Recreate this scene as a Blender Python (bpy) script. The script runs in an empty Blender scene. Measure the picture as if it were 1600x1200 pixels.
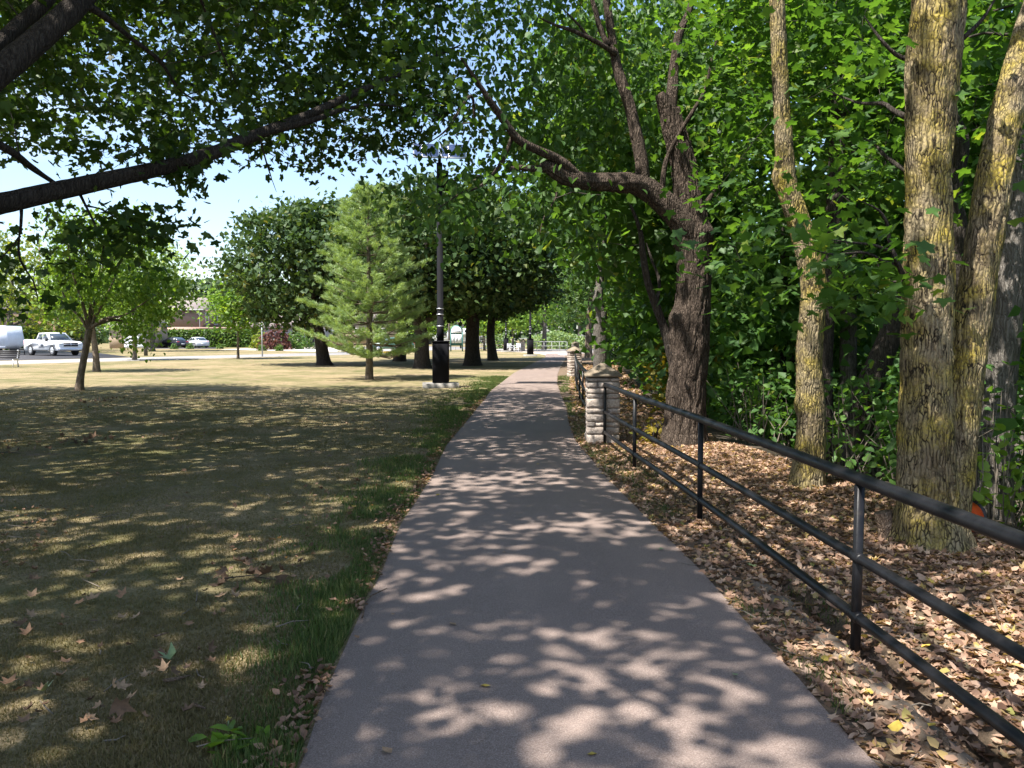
import bpy, math, random
import numpy as np
from mathutils import Vector
random.seed(7)
RNG = np.random.default_rng(7)
scene = bpy.context.scene
C = scene.collection
R_ = math.radians

# ------------------------------------------------------------------ camera, sky, sun, exposure
CAM_H = 1.65
FPX = 1250.0
PITCH = math.atan(75 / FPX)
cd = bpy.data.cameras.new('camera'); cam = bpy.data.objects.new('camera', cd); C.objects.link(cam)
cam.location = (0, 0, CAM_H); cam.rotation_euler = (R_(90) - PITCH, 0, 0)
cd.sensor_width = 36; cd.lens = 36 * FPX / 1600; cd.clip_start = 0.05; cd.clip_end = 3000
scene.camera = cam

SUN_EL = R_(61); SHADOW_DIR = R_(52)          # shadows run away from the viewer, turned to the right
sdx, sdy = math.sin(SHADOW_DIR), math.cos(SHADOW_DIR)
world = bpy.data.worlds.new('World'); scene.world = world; world.use_nodes = True
nt = world.node_tree; nt.nodes.clear()
sky = nt.nodes.new('ShaderNodeTexSky'); sky.sky_type = 'NISHITA'; sky.sun_disc = False
sky.sun_elevation = SUN_EL
sky.sun_rotation = math.atan2(-sdx, -sdy)
sky.air_density = 1.0; sky.dust_density = 1.4; sky.ozone_density = 1.7; sky.altitude = 100
bg = nt.nodes.new('ShaderNodeBackground'); bg.inputs['Strength'].default_value = 0.108
outw = nt.nodes.new('ShaderNodeOutputWorld')
# faint thin clouds all over the sky
tc = nt.nodes.new('ShaderNodeTexCoord'); mp = nt.nodes.new('ShaderNodeMapping')
mp.inputs['Scale'].default_value = (1.0, 1.0, 4.0)
ns = nt.nodes.new('ShaderNodeTexNoise'); ns.inputs['Scale'].default_value = 2.6; ns.inputs['Detail'].default_value = 7
cr = nt.nodes.new('ShaderNodeValToRGB'); cr.color_ramp.elements[0].position = .56; cr.color_ramp.elements[1].position = .80
cr.color_ramp.elements[1].color = (.55, .55, .55, 1)
mx = nt.nodes.new('ShaderNodeMix'); mx.data_type = 'RGBA'
mx.inputs['B'].default_value = (5.2, 5.3, 5.6, 1)
nt.links.new(tc.outputs['Generated'], mp.inputs['Vector']); nt.links.new(mp.outputs['Vector'], ns.inputs['Vector'])
nt.links.new(ns.outputs['Fac'], cr.inputs['Fac']); nt.links.new(cr.outputs['Color'], mx.inputs['Factor'])
nt.links.new(sky.outputs['Color'], mx.inputs['A']); nt.links.new(mx.outputs['Result'], bg.inputs['Color'])
nt.links.new(bg.outputs['Background'], outw.inputs['Surface'])

sl = bpy.data.lights.new('sun', 'SUN'); so = bpy.data.objects.new('sun', sl); C.objects.link(so)
sl.energy = 4.6; sl.angle = R_(0.55); sl.color = (1.0, .955, .88)
ldir = Vector((sdx * math.cos(SUN_EL), sdy * math.cos(SUN_EL), -math.sin(SUN_EL)))
so.rotation_euler = ldir.to_track_quat('-Z', 'Y').to_euler(); so.location = (-15, -18, 40)

vs = scene.view_settings
vs.view_transform = 'Standard'; vs.look = 'None'; vs.gamma = 1; vs.exposure = 1.5; vs.use_curve_mapping = False
scene.cycles.max_bounces = 14; scene.cycles.diffuse_bounces = 9; scene.cycles.transmission_bounces = 8
scene.cycles.transparent_max_bounces = 4; scene.cycles.use_denoising = True
scene.cycles.sample_clamp_indirect = 6

# ------------------------------------------------------------------ helpers
def pix(px, py, d):
    """point d metres ahead of the viewer, seen at photo pixel px, py"""
    u = (px - 800) / FPX; v = (600 - py) / FPX
    c, s = math.cos(PITCH), math.sin(PITCH)
    y = c + v * s; z = -s + v * c
    k = d / y
    return np.array([u * k, d, CAM_H + z * k])

def gnd(px, py):
    u = (px - 800) / FPX; v = (600 - py) / FPX
    c, s = math.cos(PITCH), math.sin(PITCH)
    y = c + v * s; z = -s + v * c
    k = -CAM_H / z
    return np.array([u * k, y * k, 0.0])

def hash3(ix, iy, iz, seed=0):
    h = (ix * 374761393 + iy * 668265263 + iz * 2147483647 + seed * 974634777) & 0xffffffff
    h = ((h ^ (h >> 13)) * 1274126177) & 0xffffffff
    h = (h ^ (h >> 16)) & 0xffffffff
    return h / 4294967295.0

def vnoise(P, seed=0):
    P = np.asarray(P, float)
    I = np.floor(P).astype(np.int64); f = P - I; f = f * f * (3 - 2 * f)
    r = 0
    for a in (0, 1):
        wa = f[:, 0] if a else 1 - f[:, 0]
        for b in (0, 1):
            wb = f[:, 1] if b else 1 - f[:, 1]
            for c in (0, 1):
                wc = f[:, 2] if c else 1 - f[:, 2]
                r = r + wa * wb * wc * hash3(I[:, 0] + a, I[:, 1] + b, I[:, 2] + c, seed)
    return r

def fbm(P, oct=3, seed=0):
    P = np.asarray(P, float); s = 0; a = .5; t = 0
    for i in range(oct):
        s = s + a * vnoise(P, seed + i); t += a; a *= .5; P = P * 2.03 + 7.3
    return s / t

def nrm(a):
    return a / np.maximum(np.linalg.norm(a, axis=-1, keepdims=True), 1e-9)

def mk(name, V, faces, mat, parent=None, smooth=False, var=None, local=False, varname='var'):
    """one mesh object from numpy vertices and a list of face arrays (n,3)/(n,4) or lists of indices"""
    V = np.asarray(V, np.float32).reshape(-1, 3)
    me = bpy.data.meshes.new(name)
    if parent is not None and not local:
        V = V - np.array(parent.location, np.float32)
    if isinstance(faces, np.ndarray): faces = [faces]
    loops = []; tot = []
    for f in faces:
        if isinstance(f, np.ndarray):
            loops.append(f.reshape(-1)); tot.append(np.full(len(f), f.shape[1]))
        else:
            loops.append(np.array(f)); tot.append(np.array([len(f)]))
    loops = np.concatenate(loops).astype(np.int32); tot = np.concatenate(tot).astype(np.int32)
    start = np.concatenate([[0], np.cumsum(tot)[:-1]]).astype(np.int32)
    me.vertices.add(len(V)); me.vertices.foreach_set('co', V.reshape(-1))
    me.loops.add(len(loops)); me.loops.foreach_set('vertex_index', loops)
    me.polygons.add(len(tot)); me.polygons.foreach_set('loop_start', start); me.polygons.foreach_set('loop_total', tot)
    if smooth: me.polygons.foreach_set('use_smooth', np.ones(len(tot), bool))
    if var is not None:
        at = me.attributes.new(varname, 'FLOAT', 'POINT'); at.data.foreach_set('value', np.asarray(var, np.float32))
    me.update(calc_edges=True)
    if mat is not None: me.materials.append(mat)
    o = bpy.data.objects.new(name, me); C.objects.link(o)
    if parent is not None: o.parent = parent
    return o

def thing(name, label, cat, loc=(0, 0, 0), group=None, rz=0):
    o = bpy.data.objects.new(name, None); C.objects.link(o)
    o.empty_display_size = .2
    o.location = [float(v) for v in loc]; o.rotation_euler = (0, 0, rz)
    o['label'] = label; o['category'] = cat
    if group: o['group'] = group
    return o

def tag(o, label, cat, group=None):
    o['label'] = label; o['category'] = cat
    if group: o['group'] = group
    return o

def struct(o, label=None):
    o['kind'] = 'structure'
    if label: o['label'] = label
    return o

def copy_tree(src, loc, rz=None, label=None, group=None, scale=None):
    r = src.copy(); C.objects.link(r); r.location = [float(v) for v in loc]
    if rz is not None: r.rotation_euler = (0, 0, rz)
    if label: r['label'] = label
    if group: r['group'] = group
    if scale: r.scale = scale
    for ch in list(src.children):
        c = ch.copy(); C.objects.link(c); c.parent = r
        for g in list(ch.children):
            d = g.copy(); C.objects.link(d); d.parent = c
    return r

class MB:
    """collects small shapes of ONE part"""
    def __init__(s): s.V = []; s.F = []; s.n = 0
    def add(s, V, F):
        V = np.asarray(V, float).reshape(-1, 3)
        for f in F: s.F.append([int(i) + s.n for i in f])
        s.V.append(V); s.n += len(V); return s
    def box(s, c, d, rz=0, taper=1.0, bev=0.0):
        cx, cy, cz = c; dx, dy, dz = d[0] / 2, d[1] / 2, d[2] / 2
        if bev > 0:
            b = min(bev, dx * .9, dy * .9)
            ring = [(-dx + b, -dy), (dx - b, -dy), (dx, -dy + b), (dx, dy - b), (dx - b, dy), (-dx + b, dy), (-dx, dy - b), (-dx, -dy + b)]
        else:
            ring = [(-dx, -dy), (dx, -dy), (dx, dy), (-dx, dy)]
        n = len(ring); V = []
        for z, t in ((-dz, 1), (dz, taper)):
            for x, y in ring: V.append((x * t, y * t, z))
        V = np.array(V); c_, s_ = math.cos(rz), math.sin(rz)
        X = V[:, 0] * c_ - V[:, 1] * s_; Y = V[:, 0] * s_ + V[:, 1] * c_
        V = np.stack([X + cx, Y + cy, V[:, 2] + cz], 1)
        F = [list(range(n))[::-1], list(range(n, 2 * n))] + [[i, (i + 1) % n, n + (i + 1) % n, n + i] for i in range(n)]
        return s.add(V, F)
    def tube(s, pts, rad, n=10, cap=True):
        V, F = tube(pts, rad, n, cap=cap)
        return s.add(V, F)
    def prism(s, prof, y0, y1, axis='y'):
        """extrude (a, b) outline: axis y -> points (a, y, b); axis x -> (y, a, b); axis z -> (a, b, y)"""
        n = len(prof); V = []
        for y in (y0, y1):
            for a, b in prof:
                V.append((a, y, b) if axis == 'y' else ((y, a, b) if axis == 'x' else (a, b, y)))
        F = [list(range(n)), list(range(n, 2 * n))[::-1]] + [[i, n + i, n + (i + 1) % n, (i + 1) % n] for i in range(n)]
        return s.add(V, F)
    def quad(s, a, b, c, d): return s.add([a, b, c, d], [[0, 1, 2, 3]])
    def build(s, name, mat, parent=None, local=True, smooth=False):
        return mk(name, np.concatenate(s.V), s.F, mat, parent, smooth=smooth, local=local)

def resample(pts, rad, step):
    pts = np.asarray(pts, float); rad = np.asarray(rad, float)
    if len(pts) < 2: return pts, rad
    ext = np.vstack([2 * pts[0] - pts[1], pts, 2 * pts[-1] - pts[-2]])
    P = []; Rr = []
    for i in range(len(pts) - 1):
        p0, p1, p2, p3 = ext[i], ext[i + 1], ext[i + 2], ext[i + 3]
        L = np.linalg.norm(p2 - p1); k = max(1, int(math.ceil(L / step)))
        for j in range(k):
            t = j / k
            P.append(.5 * ((2 * p1) + (-p0 + p2) * t + (2 * p0 - 5 * p1 + 4 * p2 - p3) * t * t + (-p0 + 3 * p1 - 3 * p2 + p3) * t ** 3))
            Rr.append(rad[i] * (1 - t) + rad[i + 1] * t)
    P.append(pts[-1]); Rr.append(rad[-1])
    return np.array(P), np.array(Rr)

def frames(P):
    T = np.gradient(P, axis=0); T = nrm(T)
    a = np.array([1.0, 0, 0]) if abs(T[0][0]) < .8 else np.array([0, 1.0, 0])
    u = a - T[0] * a.dot(T[0]); u /= np.linalg.norm(u)
    U = [u]
    for i in range(1, len(P)):
        u = U[-1] - T[i] * U[-1].dot(T[i]); u /= max(np.linalg.norm(u), 1e-9); U.append(u)
    U = np.array(U); W = np.cross(T, U)
    return T, U, W

def tube(pts, rad, n=8, cap=True):
    P = np.asarray(pts, float); rad = np.broadcast_to(np.asarray(rad, float), (len(P),))
    T, U, W = frames(P)
    a = np.arange(n) * 2 * np.pi / n
    V = P[:, None, :] + rad[:, None, None] * (np.cos(a)[None, :, None] * U[:, None, :] + np.sin(a)[None, :, None] * W[:, None, :])
    m = len(P); i = np.arange(m - 1)[:, None] * n; j = np.arange(n)[None, :]; j2 = (j + 1) % n
    F = np.stack([i + j, i + j2, i + n + j2, i + n + j], -1).reshape(-1, 4)
    V = V.reshape(-1, 3)
    if cap:
        F = [list(f) for f in F] + [list(range(n))[::-1], list(range((m - 1) * n, m * n))]
    return V, F

def trunk_mesh(name, pts, rad, mat, parent, n=14, step=.15, ridge=0.0, rk=26.0, flare=0.0, seed=0, lump=.06, bumps=(), stretch=.16):
    """woody stem: resampled curve, uneven outline, and (ridge>0) real furrowed bark relief"""
    P, r = resample(pts, rad, step)
    T, U, W = frames(P)
    s = np.concatenate([[0], np.cumsum(np.linalg.norm(np.diff(P, axis=0), axis=1))])
    a = np.arange(n) * 2 * np.pi / n
    A, S = np.meshgrid(a, s); Rr = np.repeat(r[:, None], n, 1)
    ca, sa = np.cos(A), np.sin(A)
    Q = np.stack([ca * 1.3, sa * 1.3, S * .9], -1).reshape(-1, 3)
    lum = (fbm(Q + seed * 3.1, 3, seed) - .5).reshape(A.shape)
    Rr = Rr * (1 + lump * 4 * lum)
    if flare > 0:
        fl = np.exp(-S / .28); lobes = .55 + .45 * np.cos(A * 4 + seed) * np.cos(A * 2.3 + seed * 2)
        Rr = Rr * (1 + flare * fl * (0.6 + lobes))
    for (bs, ba, bh, bw) in bumps:
        da = np.abs((A - ba + np.pi) % (2 * np.pi) - np.pi)
        Rr = Rr + bh * np.exp(-((S - bs) / bw) ** 2 - (da / .8) ** 2)
    rv = np.zeros(A.size)
    if ridge > 0:
        rm = float(np.mean(r))
        warp = (vnoise(np.stack([ca * 2, sa * 2, S * 2.4], -1).reshape(-1, 3), seed + 5) - .5).reshape(A.shape) * 2.2
        q = np.stack([(ca * rm * rk + warp), (sa * rm * rk + warp), S * rk * stretch], -1).reshape(-1, 3)
        n1 = vnoise(q, seed + 9); n2 = vnoise(q * 2.1 + 3, seed + 11)
        rg = 1 - np.abs(2 * n1 - 1) ; rg = 1 - rg ** 2.2
        q3 = np.stack([ca * rm * rk * 1.4, sa * rm * rk * 1.4, S * rk * .55], -1).reshape(-1, 3)
        ck = vnoise(q3, seed + 17)
        rv = np.clip(rg * .75 + .35 * n2 - .25 * (ck > .72), 0, 1)
        Rr = Rr + ridge * (rv.reshape(A.shape) - .6)
    V = P[:, None, :] + Rr[..., None] * (ca[..., None] * U[:, None, :] + sa[..., None] * W[:, None, :])
    m = len(P); i = np.arange(m - 1)[:, None] * n; j = np.arange(n)[None, :]; j2 = (j + 1) % n
    F = np.stack([i + j, i + j2, i + n + j2, i + n + j], -1).reshape(-1, 4)
    fl = [F, list(range(n))[::-1], list(range((m - 1) * n, m * n))]
    return mk(name, V.reshape(-1, 3), fl, mat, parent, smooth=True, var=rv, varname='ridge')

# leaf outlines: x across, y along, z fold
def leaf_tpl(kind):
    if kind == 'maple':
        o = [(0, 0, 0), (.34, -.04, .05), (.36, .20, .04), (.60, .42, .03), (.40, .56, .05), (.30, .66, .04), (.13, .80, 0), (0, 1.0, -.06), (-.13, .80, 0), (-.30, .66, .04), (-.40, .56, .05), (-.60, .42, .03), (-.36, .20, .04), (-.34, -.04, .05), (0, .38, -.03)]
        o[5] = (.20, .54, .05); o[9] = (-.20, .54, .05); o[4] = (.38, .60, .05); o[10] = (-.38, .60, .05)
        f = [(14, i, i + 1) for i in range(13)] + [(14, 13, 0)]
    elif kind == 'star':
        o = [(0, 0, 0), (.5, .25, .06), (.28, .58, .03), (0, 1, -.05), (-.28, .58, .03), (-.5, .25, .06)]
        f = [(0, 1, 2), (0, 2, 3), (0, 3, 4), (0, 4, 5)]
    elif kind == 'rhomb':
        o = [(0, 0, 0), (.48, .42, .07), (0, 1, -.05), (-.48, .42, .07)]
        f = [(0, 1, 2), (0, 2, 3)]
    elif kind == 'ovate':
        o = [(0, 0, 0), (.33, .3, .07), (.25, .68, .05), (0, 1, -.06), (-.25, .68, .05), (-.33, .3, .07)]
        f = [(0, 1, 2), (0, 2, 3), (0, 3, 4), (0, 4, 5)]
    elif kind == 'round':
        o = [(0, 0, 0), (.36, .14, .05), (.46, .48, .06), (.3, .82, .03), (0, 1, -.03), (-.3, .82, .03), (-.46, .48, .06), (-.36, .14, .05)]
        f = [(0, 1, 2), (0, 2, 3), (0, 3, 4), (0, 4, 5), (0, 5, 6), (0, 6, 7)]
    elif kind == 'narrow':
        o = [(0, 0, 0), (.13, .4, .03), (0, 1, -.1), (-.13, .4, .03)]
        f = [(0, 1, 2), (0, 2, 3)]
    elif kind == 'curl':
        o = [(0, 0, .02), (.40, .05, .22), (.22, .26, .10), (.52, .55, .30), (.18, .58, .12), (0, 1.0, .34), (-.18, .58, .10), (-.52, .5, .24), (-.24, .24, .12), (-.38, .02, .18), (0, .38, 0)]
        f = [(10, i, i + 1) for i in range(9)] + [(10, 9, 0)]
    elif kind == 'curlov':
        o = [(0, 0, .0), (.34, .3, .2), (.27, .68, .22), (0, 1, .3), (-.25, .68, .16), (-.33, .3, .24), (0, .5, 0)]
        f = [(6, i, (i + 1) % 6) for i in range(6)]
    return np.array(o, float), np.array(f)

def leaf_arrays(P, size, kind, tilt=.5, droop=.3, var=None, rng=RNG, up=(0, 0, 1)):
    n = len(P); o, f = leaf_tpl(kind)
    N = nrm(np.array(up) + tilt * rng.normal(size=(n, 3)))
    t = rng.normal(size=(n, 3)); t = nrm(t - N * (t * N).sum(1, keepdims=True))
    t = nrm(t - np.array([0, 0, 1]) * (droop * rng.uniform(.3, 1.6, (n, 1))))
    B = nrm(np.cross(N, t) + 1e-6); N = np.cross(B, t) * -1
    S = size * rng.uniform(.65, 1.25, n)
    fold = rng.uniform(.3, 1.8, n)
    V = P[:, None, :] + S[:, None, None] * (o[None, :, 0, None] * B[:, None, :] + (o[None, :, 1, None] - .15) * t[:, None, :] + (o[None, :, 2] * fold[:, None])[..., None] * N[:, None, :])
    F = (f[None] + (np.arange(n) * len(o))[:, None, None]).reshape(-1, 3)
    if var is None: var = rng.random(n)
    return V.reshape(-1, 3), F, np.repeat(var, len(o))

# ------------------------------------------------------------------ materials
def newmat(name):
    m = bpy.data.materials.new(name); m.use_nodes = True
    return m, m.node_tree, m.node_tree.nodes['Principled BSDF']

def N(t, typ, **kw):
    n = t.nodes.new(typ)
    for k, v in kw.items():
        if k in n.inputs: n.inputs[k].default_value = v
        else: setattr(n, k, v)
    return n

def ramp(t, fac, stops):
    r = t.nodes.new('ShaderNodeValToRGB'); e = r.color_ramp.elements
    while len(e) < len(stops): e.new(.5)
    for el, (p, c) in zip(e, stops):
        el.position = p; el.color = (*c, 1) if len(c) == 3 else c
    t.links.new(fac, r.inputs['Fac']); return r.outputs['Color']

def coords(t, scale=(1, 1, 1), kind='Object'):
    c = t.nodes.new('ShaderNodeTexCoord'); m = t.nodes.new('ShaderNodeMapping'); m.inputs['Scale'].default_value = scale
    t.links.new(c.outputs[kind], m.inputs['Vector']); return m.outputs['Vector']

def mixc(t, fac, a, b, mode='MIX'):
    m = t.nodes.new('ShaderNodeMix'); m.data_type = 'RGBA'; m.blend_type = mode
    for k, v in (('Factor', fac), ('A', a), ('B', b)):
        if isinstance(v, (int, float)): m.inputs[k].default_value = v
        elif isinstance(v, tuple): m.inputs[k].default_value = (*v, 1)
        else: t.links.new(v, m.inputs[k])
    return m.outputs['Result']

def bump(t, b, h, strength=.4, dist=.02):
    bn = t.nodes.new('ShaderNodeBump'); bn.inputs['Strength'].default_value = strength; bn.inputs['Distance'].default_value = dist
    t.links.new(h, bn.inputs['Height']); t.links.new(bn.outputs['Normal'], b.inputs['Normal'])

def noise(t, vec, scale, detail=4, rough=.55):
    n = t.nodes.new('ShaderNodeTexNoise'); n.inputs['Scale'].default_value = scale; n.inputs['Detail'].default_value = detail; n.inputs['Roughness'].default_value = rough
    if vec is not None: t.links.new(vec, n.inputs['Vector'])
    return n.outputs['Fac']

def simple(name, col, rough=.6, metal=0.0, var=.12, scale=6.0, bmp=0.0, spec=.4):
    m, t, b = newmat(name)
    v = coords(t); f = noise(t, v, scale)
    c0 = tuple(max(0, x * (1 - var)) for x in col); c1 = tuple(min(1, x * (1 + var)) for x in col)
    t.links.new(ramp(t, f, [(.3, c0), (.7, c1)]), b.inputs['Base Color'])
    b.inputs['Roughness'].default_value = rough; b.inputs['Metallic'].default_value = metal
    b.inputs['Specular IOR Level'].default_value = spec
    if bmp: bump(t, b, noise(t, v, scale * 8), bmp, .01)
    return m

def leafmat(name, stops, trans=.38, rough=.5, spec=.35):
    m, t, b = newmat(name)
    a = t.nodes.new('ShaderNodeAttribute'); a.attribute_name = 'var'
    col = ramp(t, a.outputs['Fac'], stops)
    t.links.new(col, b.inputs['Base Color']); b.inputs['Roughness'].default_value = rough
    b.inputs['Specular IOR Level'].default_value = spec
    tr = t.nodes.new('ShaderNodeBsdfTranslucent')
    tc_ = mixc(t, 1.0, col, (1.5, 1.45, .5), 'MULTIPLY'); t.links.new(tc_, tr.inputs['Color'])
    mxs = t.nodes.new('ShaderNodeMixShader'); mxs.inputs['Fac'].default_value = trans
    t.links.new(b.outputs['BSDF'], mxs.inputs[1]); t.links.new(tr.outputs['BSDF'], mxs.inputs[2])
    t.links.new(mxs.outputs['Shader'], t.nodes['Material Output'].inputs['Surface'])
    return m

def barkmat(name, dark, mid, light, lich=None, lich_amt=.5, lich2=None, vs=(40, 40, 4.6), bstr=.8, crack=.55):
    m, t, b = newmat(name)
    v = coords(t, vs); v2 = coords(t)
    wob = noise(t, coords(t, (6, 6, 3)), 1.0, 3)
    vw = t.nodes.new('ShaderNodeVectorMath'); vw.operation = 'ADD'
    sc = t.nodes.new('ShaderNodeVectorMath'); sc.operation = 'SCALE'; sc.inputs['Scale'].default_value = 2.6
    wc = t.nodes.new('ShaderNodeTexNoise'); wc.inputs['Scale'].default_value = 7.0; wc.inputs['Detail'].default_value = 3
    t.links.new(v2, wc.inputs['Vector']); t.links.new(wc.outputs['Color'], sc.inputs[0])
    t.links.new(v, vw.inputs[0]); t.links.new(sc.outputs['Vector'], vw.inputs[1])
    n1 = noise(t, vw.outputs['Vector'], 1.0, 5, .7); n2 = noise(t, v2, 2.2, 3)
    vo = t.nodes.new('ShaderNodeTexVoronoi'); vo.feature = 'DISTANCE_TO_EDGE'; vo.inputs['Scale'].default_value = 1.0
    t.links.new(vw.outputs['Vector'], vo.inputs['Vector'])
    col = ramp(t, n1, [(.30, dark), (.48, mid), (.68, light)])
    at = t.nodes.new('ShaderNodeAttribute'); at.attribute_name = 'ridge'
    if lich:
        l1 = noise(t, v2, 2.1, 5, .7); l2 = noise(t, v2, 60, 3, .7)
        pm = ramp(t, l1, [(.50 - lich_amt * .2, (.25, .25, .25)), (.62 - lich_amt * .2, (1, 1, 1))])
        sm = ramp(t, l2, [(.36, (.2, .2, .2)), (.52, (1, 1, 1))])
        fac = mixc(t, 1.0, pm, sm, 'MULTIPLY')
        lc = mixc(t, ramp(t, noise(t, v2, 3.3, 4), [(.38, (0, 0, 0)), (.6, (1, 1, 1))]), lich, lich2 or lich)
        col = mixc(t, fac, col, lc)
    cm = ramp(t, vo.outputs['Distance'], [(.03, (crack, crack, crack)), (.16, (0, 0, 0))])
    cn = ramp(t, noise(t, v2, 9, 3), [(.35, (.25, .25, .25)), (.6, (1, 1, 1))])
    col = mixc(t, mixc(t, 1.0, cm, cn, 'MULTIPLY'), col, tuple(c * .6 for c in dark))
    t.links.new(col, b.inputs['Base Color']); b.inputs['Roughness'].default_value = .9; b.inputs['Specular IOR Level'].default_value = .15
    mm = t.nodes.new('ShaderNodeMath'); mm.operation = 'MULTIPLY_ADD'
    t.links.new(ramp(t, vo.outputs['Distance'], [(0, (0, 0, 0)), (.35, (1, 1, 1))]), mm.inputs[0]); mm.inputs[1].default_value = .8; t.links.new(n1, mm.inputs[2])
    bump(t, b, mm.outputs[0], bstr, .02)
    return m

M = {}
# leaves
M['oak_leaf'] = leafmat('shade_tree_leaf', [(0, (.024, .052, .012)), (.55, (.046, .092, .018)), (.92, (.080, .140, .026)), (1, (.13, .19, .035))], .48)
M['linden_leaf'] = leafmat('forked_tree_leaf', [(0, (.040, .095, .022)), (.6, (.075, .155, .034)), (.93, (.12, .215, .045)), (1, (.22, .25, .06))], .5)
M['maple_leaf'] = leafmat('woodland_maple_leaf', [(0, (.036, .092, .020)), (.6, (.074, .160, .032)), (.93, (.125, .23, .042)), (1, (.20, .26, .045))], .55)
M['under_leaf'] = leafmat('undergrowth_leaf', [(0, (.038, .098, .026)), (.6, (.078, .170, .040)), (.93, (.13, .24, .052)), (1, (.22, .26, .055))], .48)
M['yellow_leaf'] = leafmat('yellowing_leaf', [(0, (.10, .11, .02)), (.5, (.24, .20, .03)), (1, (.38, .27, .035))], .4)
M['norway_leaf'] = leafmat('dark_maple_leaf', [(0, (.026, .052, .018)), (.55, (.050, .092, .030)), (.92, (.090, .135, .046)), (1, (.15, .15, .04))], .28, .55, .22)
M['young_leaf'] = leafmat('young_tree_leaf', [(0, (.085, .165, .026)), (.6, (.15, .26, .04)), (1, (.25, .34, .065))], .46)
M['far_leaf'] = leafmat('far_tree_leaf', [(0, (.040, .085, .024)), (.6, (.075, .14, .036)), (1, (.14, .20, .05))], .35)
M['locust_leaf'] = leafmat('background_tree_leaf', [(0, (.08, .13, .024)), (.6, (.17, .22, .036)), (1, (.30, .30, .05))], .45)
M['needle'] = leafmat('pine_needle', [(0, (.15, .23, .095)), (.6, (.26, .36, .15)), (1, (.38, .46, .22))], .35, .45, .4)
M['hedge_leaf'] = leafmat('hedge_leaf', [(0, (.045, .10, .022)), (.6, (.085, .165, .032)), (1, (.15, .22, .05))], .3)
M['red_leaf'] = leafmat('red_bush_leaf', [(0, (.05, .02, .022)), (.6, (.10, .035, .035)), (1, (.16, .07, .05))], .25)
M['pale_leaf'] = leafmat('pale_bush_leaf', [(0, (.11, .18, .07)), (.6, (.17, .25, .10)), (1, (.25, .32, .14))], .3)
M['grass'] = leafmat('lawn_blade', [(0, (.085, .078, .034)), (.3, (.145, .120, .056)), (.55, (.22, .170, .092)), (.75, (.10, .108, .042)), (1, (.35, .27, .165))], .3, .6, .2)
M['lush'] = leafmat('edge_grass_blade', [(0, (.050, .085, .026)), (.55, (.085, .135, .040)), (.85, (.14, .18, .06)), (1, (.27, .23, .11))], .35, .55, .25)
M['litter'] = leafmat('dead_leaf', [(0, (.09, .050, .032)), (.3, (.23, .135, .090)), (.6, (.38, .240, .165)), (.92, (.53, .37, .265)), (.985, (.42, .30, .10)), (1, (.22, .22, .07))], .22, .7, .25)
M['fallen_yellow'] = simple('fallen_yellow_leaf', (.42, .30, .055), .6, var=.25, scale=40)
M['fallen_tan'] = simple('fallen_tan_leaf', (.30, .19, .11), .7, var=.35, scale=40)
M['fallen_green'] = simple('fallen_green_leaf', (.20, .26, .12), .6, var=.25, scale=40)
M['fallen_rust'] = simple('fallen_rust_leaf', (.24, .135, .075), .7, var=.35, scale=40)
M['fallen_brown'] = simple('fallen_brown_leaf', (.12, .07, .04), .8, var=.35, scale=40)
# bark
M['bark_oak'] = barkmat('shade_tree_bark', (.018, .014, .012), (.045, .036, .030), (.085, .072, .060))
M['bark_fork'] = barkmat('forked_tree_bark', (.022, .016, .012), (.078, .058, .045), (.17, .13, .10), bstr=1.0, crack=.8)
M['bark_lichen'] = barkmat('lichen_bark', (.034, .026, .017), (.145, .110, .074), (.26, .205, .145), (.37, .285, .055), .5, (.31, .25, .15), crack=1.0)
M['bark_dark'] = barkmat('dark_bark', (.020, .016, .013), (.05, .041, .034), (.095, .08, .066))
M['bark_grey'] = barkmat('grey_bark', (.06, .052, .045), (.13, .115, .10), (.22, .20, .175))
M['bark_young'] = barkmat('young_bark', (.07, .05, .036), (.20, .155, .115), (.34, .28, .22))
M['twig'] = simple('twig_bark', (.040, .031, .025), .9, var=.3, scale=10)
M['twig_pale'] = simple('pale_twig_bark', (.17, .14, .11), .9, var=.3, scale=10)
M['dead_wood'] = barkmat('dead_wood', (.07, .045, .03), (.19, .13, .09), (.33, .25, .18), vs=(60, 60, 20))

# ---- ground materials
def lawn_mat():
    m, t, b = newmat('dry_lawn')
    v = coords(t)
    big = noise(t, v, .22, 5, .6); mid = noise(t, v, 1.3, 5, .62); fine = noise(t, v, 38, 5, .7)
    vs_ = coords(t, (60, 60, 60)); strk = noise(t, coords(t, (70, 26, 1)), 1.0, 4, .7)
    straw = mixc(t, ramp(t, fine, [(.3, (0, 0, 0)), (.7, (1, 1, 1))]), (.11, .085, .046), (.42, .325, .195))
    green = mixc(t, strk, (.055, .062, .024), (.175, .165, .070))
    col = mixc(t, ramp(t, mixc(t, .5, big, mid), [(.42, (0, 0, 0)), (.60, (1, 1, 1))]), straw, green)
    soil = mixc(t, ramp(t, fine, [(.3, (0, 0, 0)), (.7, (1, 1, 1))]), (.075, .050, .036), (.30, .21, .155))
    sm = noise(t, coords(t, (.5, 1.1, 1)), 1.1, 5, .6)
    col = mixc(t, ramp(t, sm, [(.60, (0, 0, 0)), (.69, (.85, .85, .85))]), col, soil)
    t.links.new(col, b.inputs['Base Color']); b.inputs['Roughness'].default_value = .95; b.inputs['Specular IOR Level'].default_value = .1
    bump(t, b, mixc(t, .5, fine, strk), .8, .03)
    return m
M['lawn'] = lawn_mat()

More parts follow.
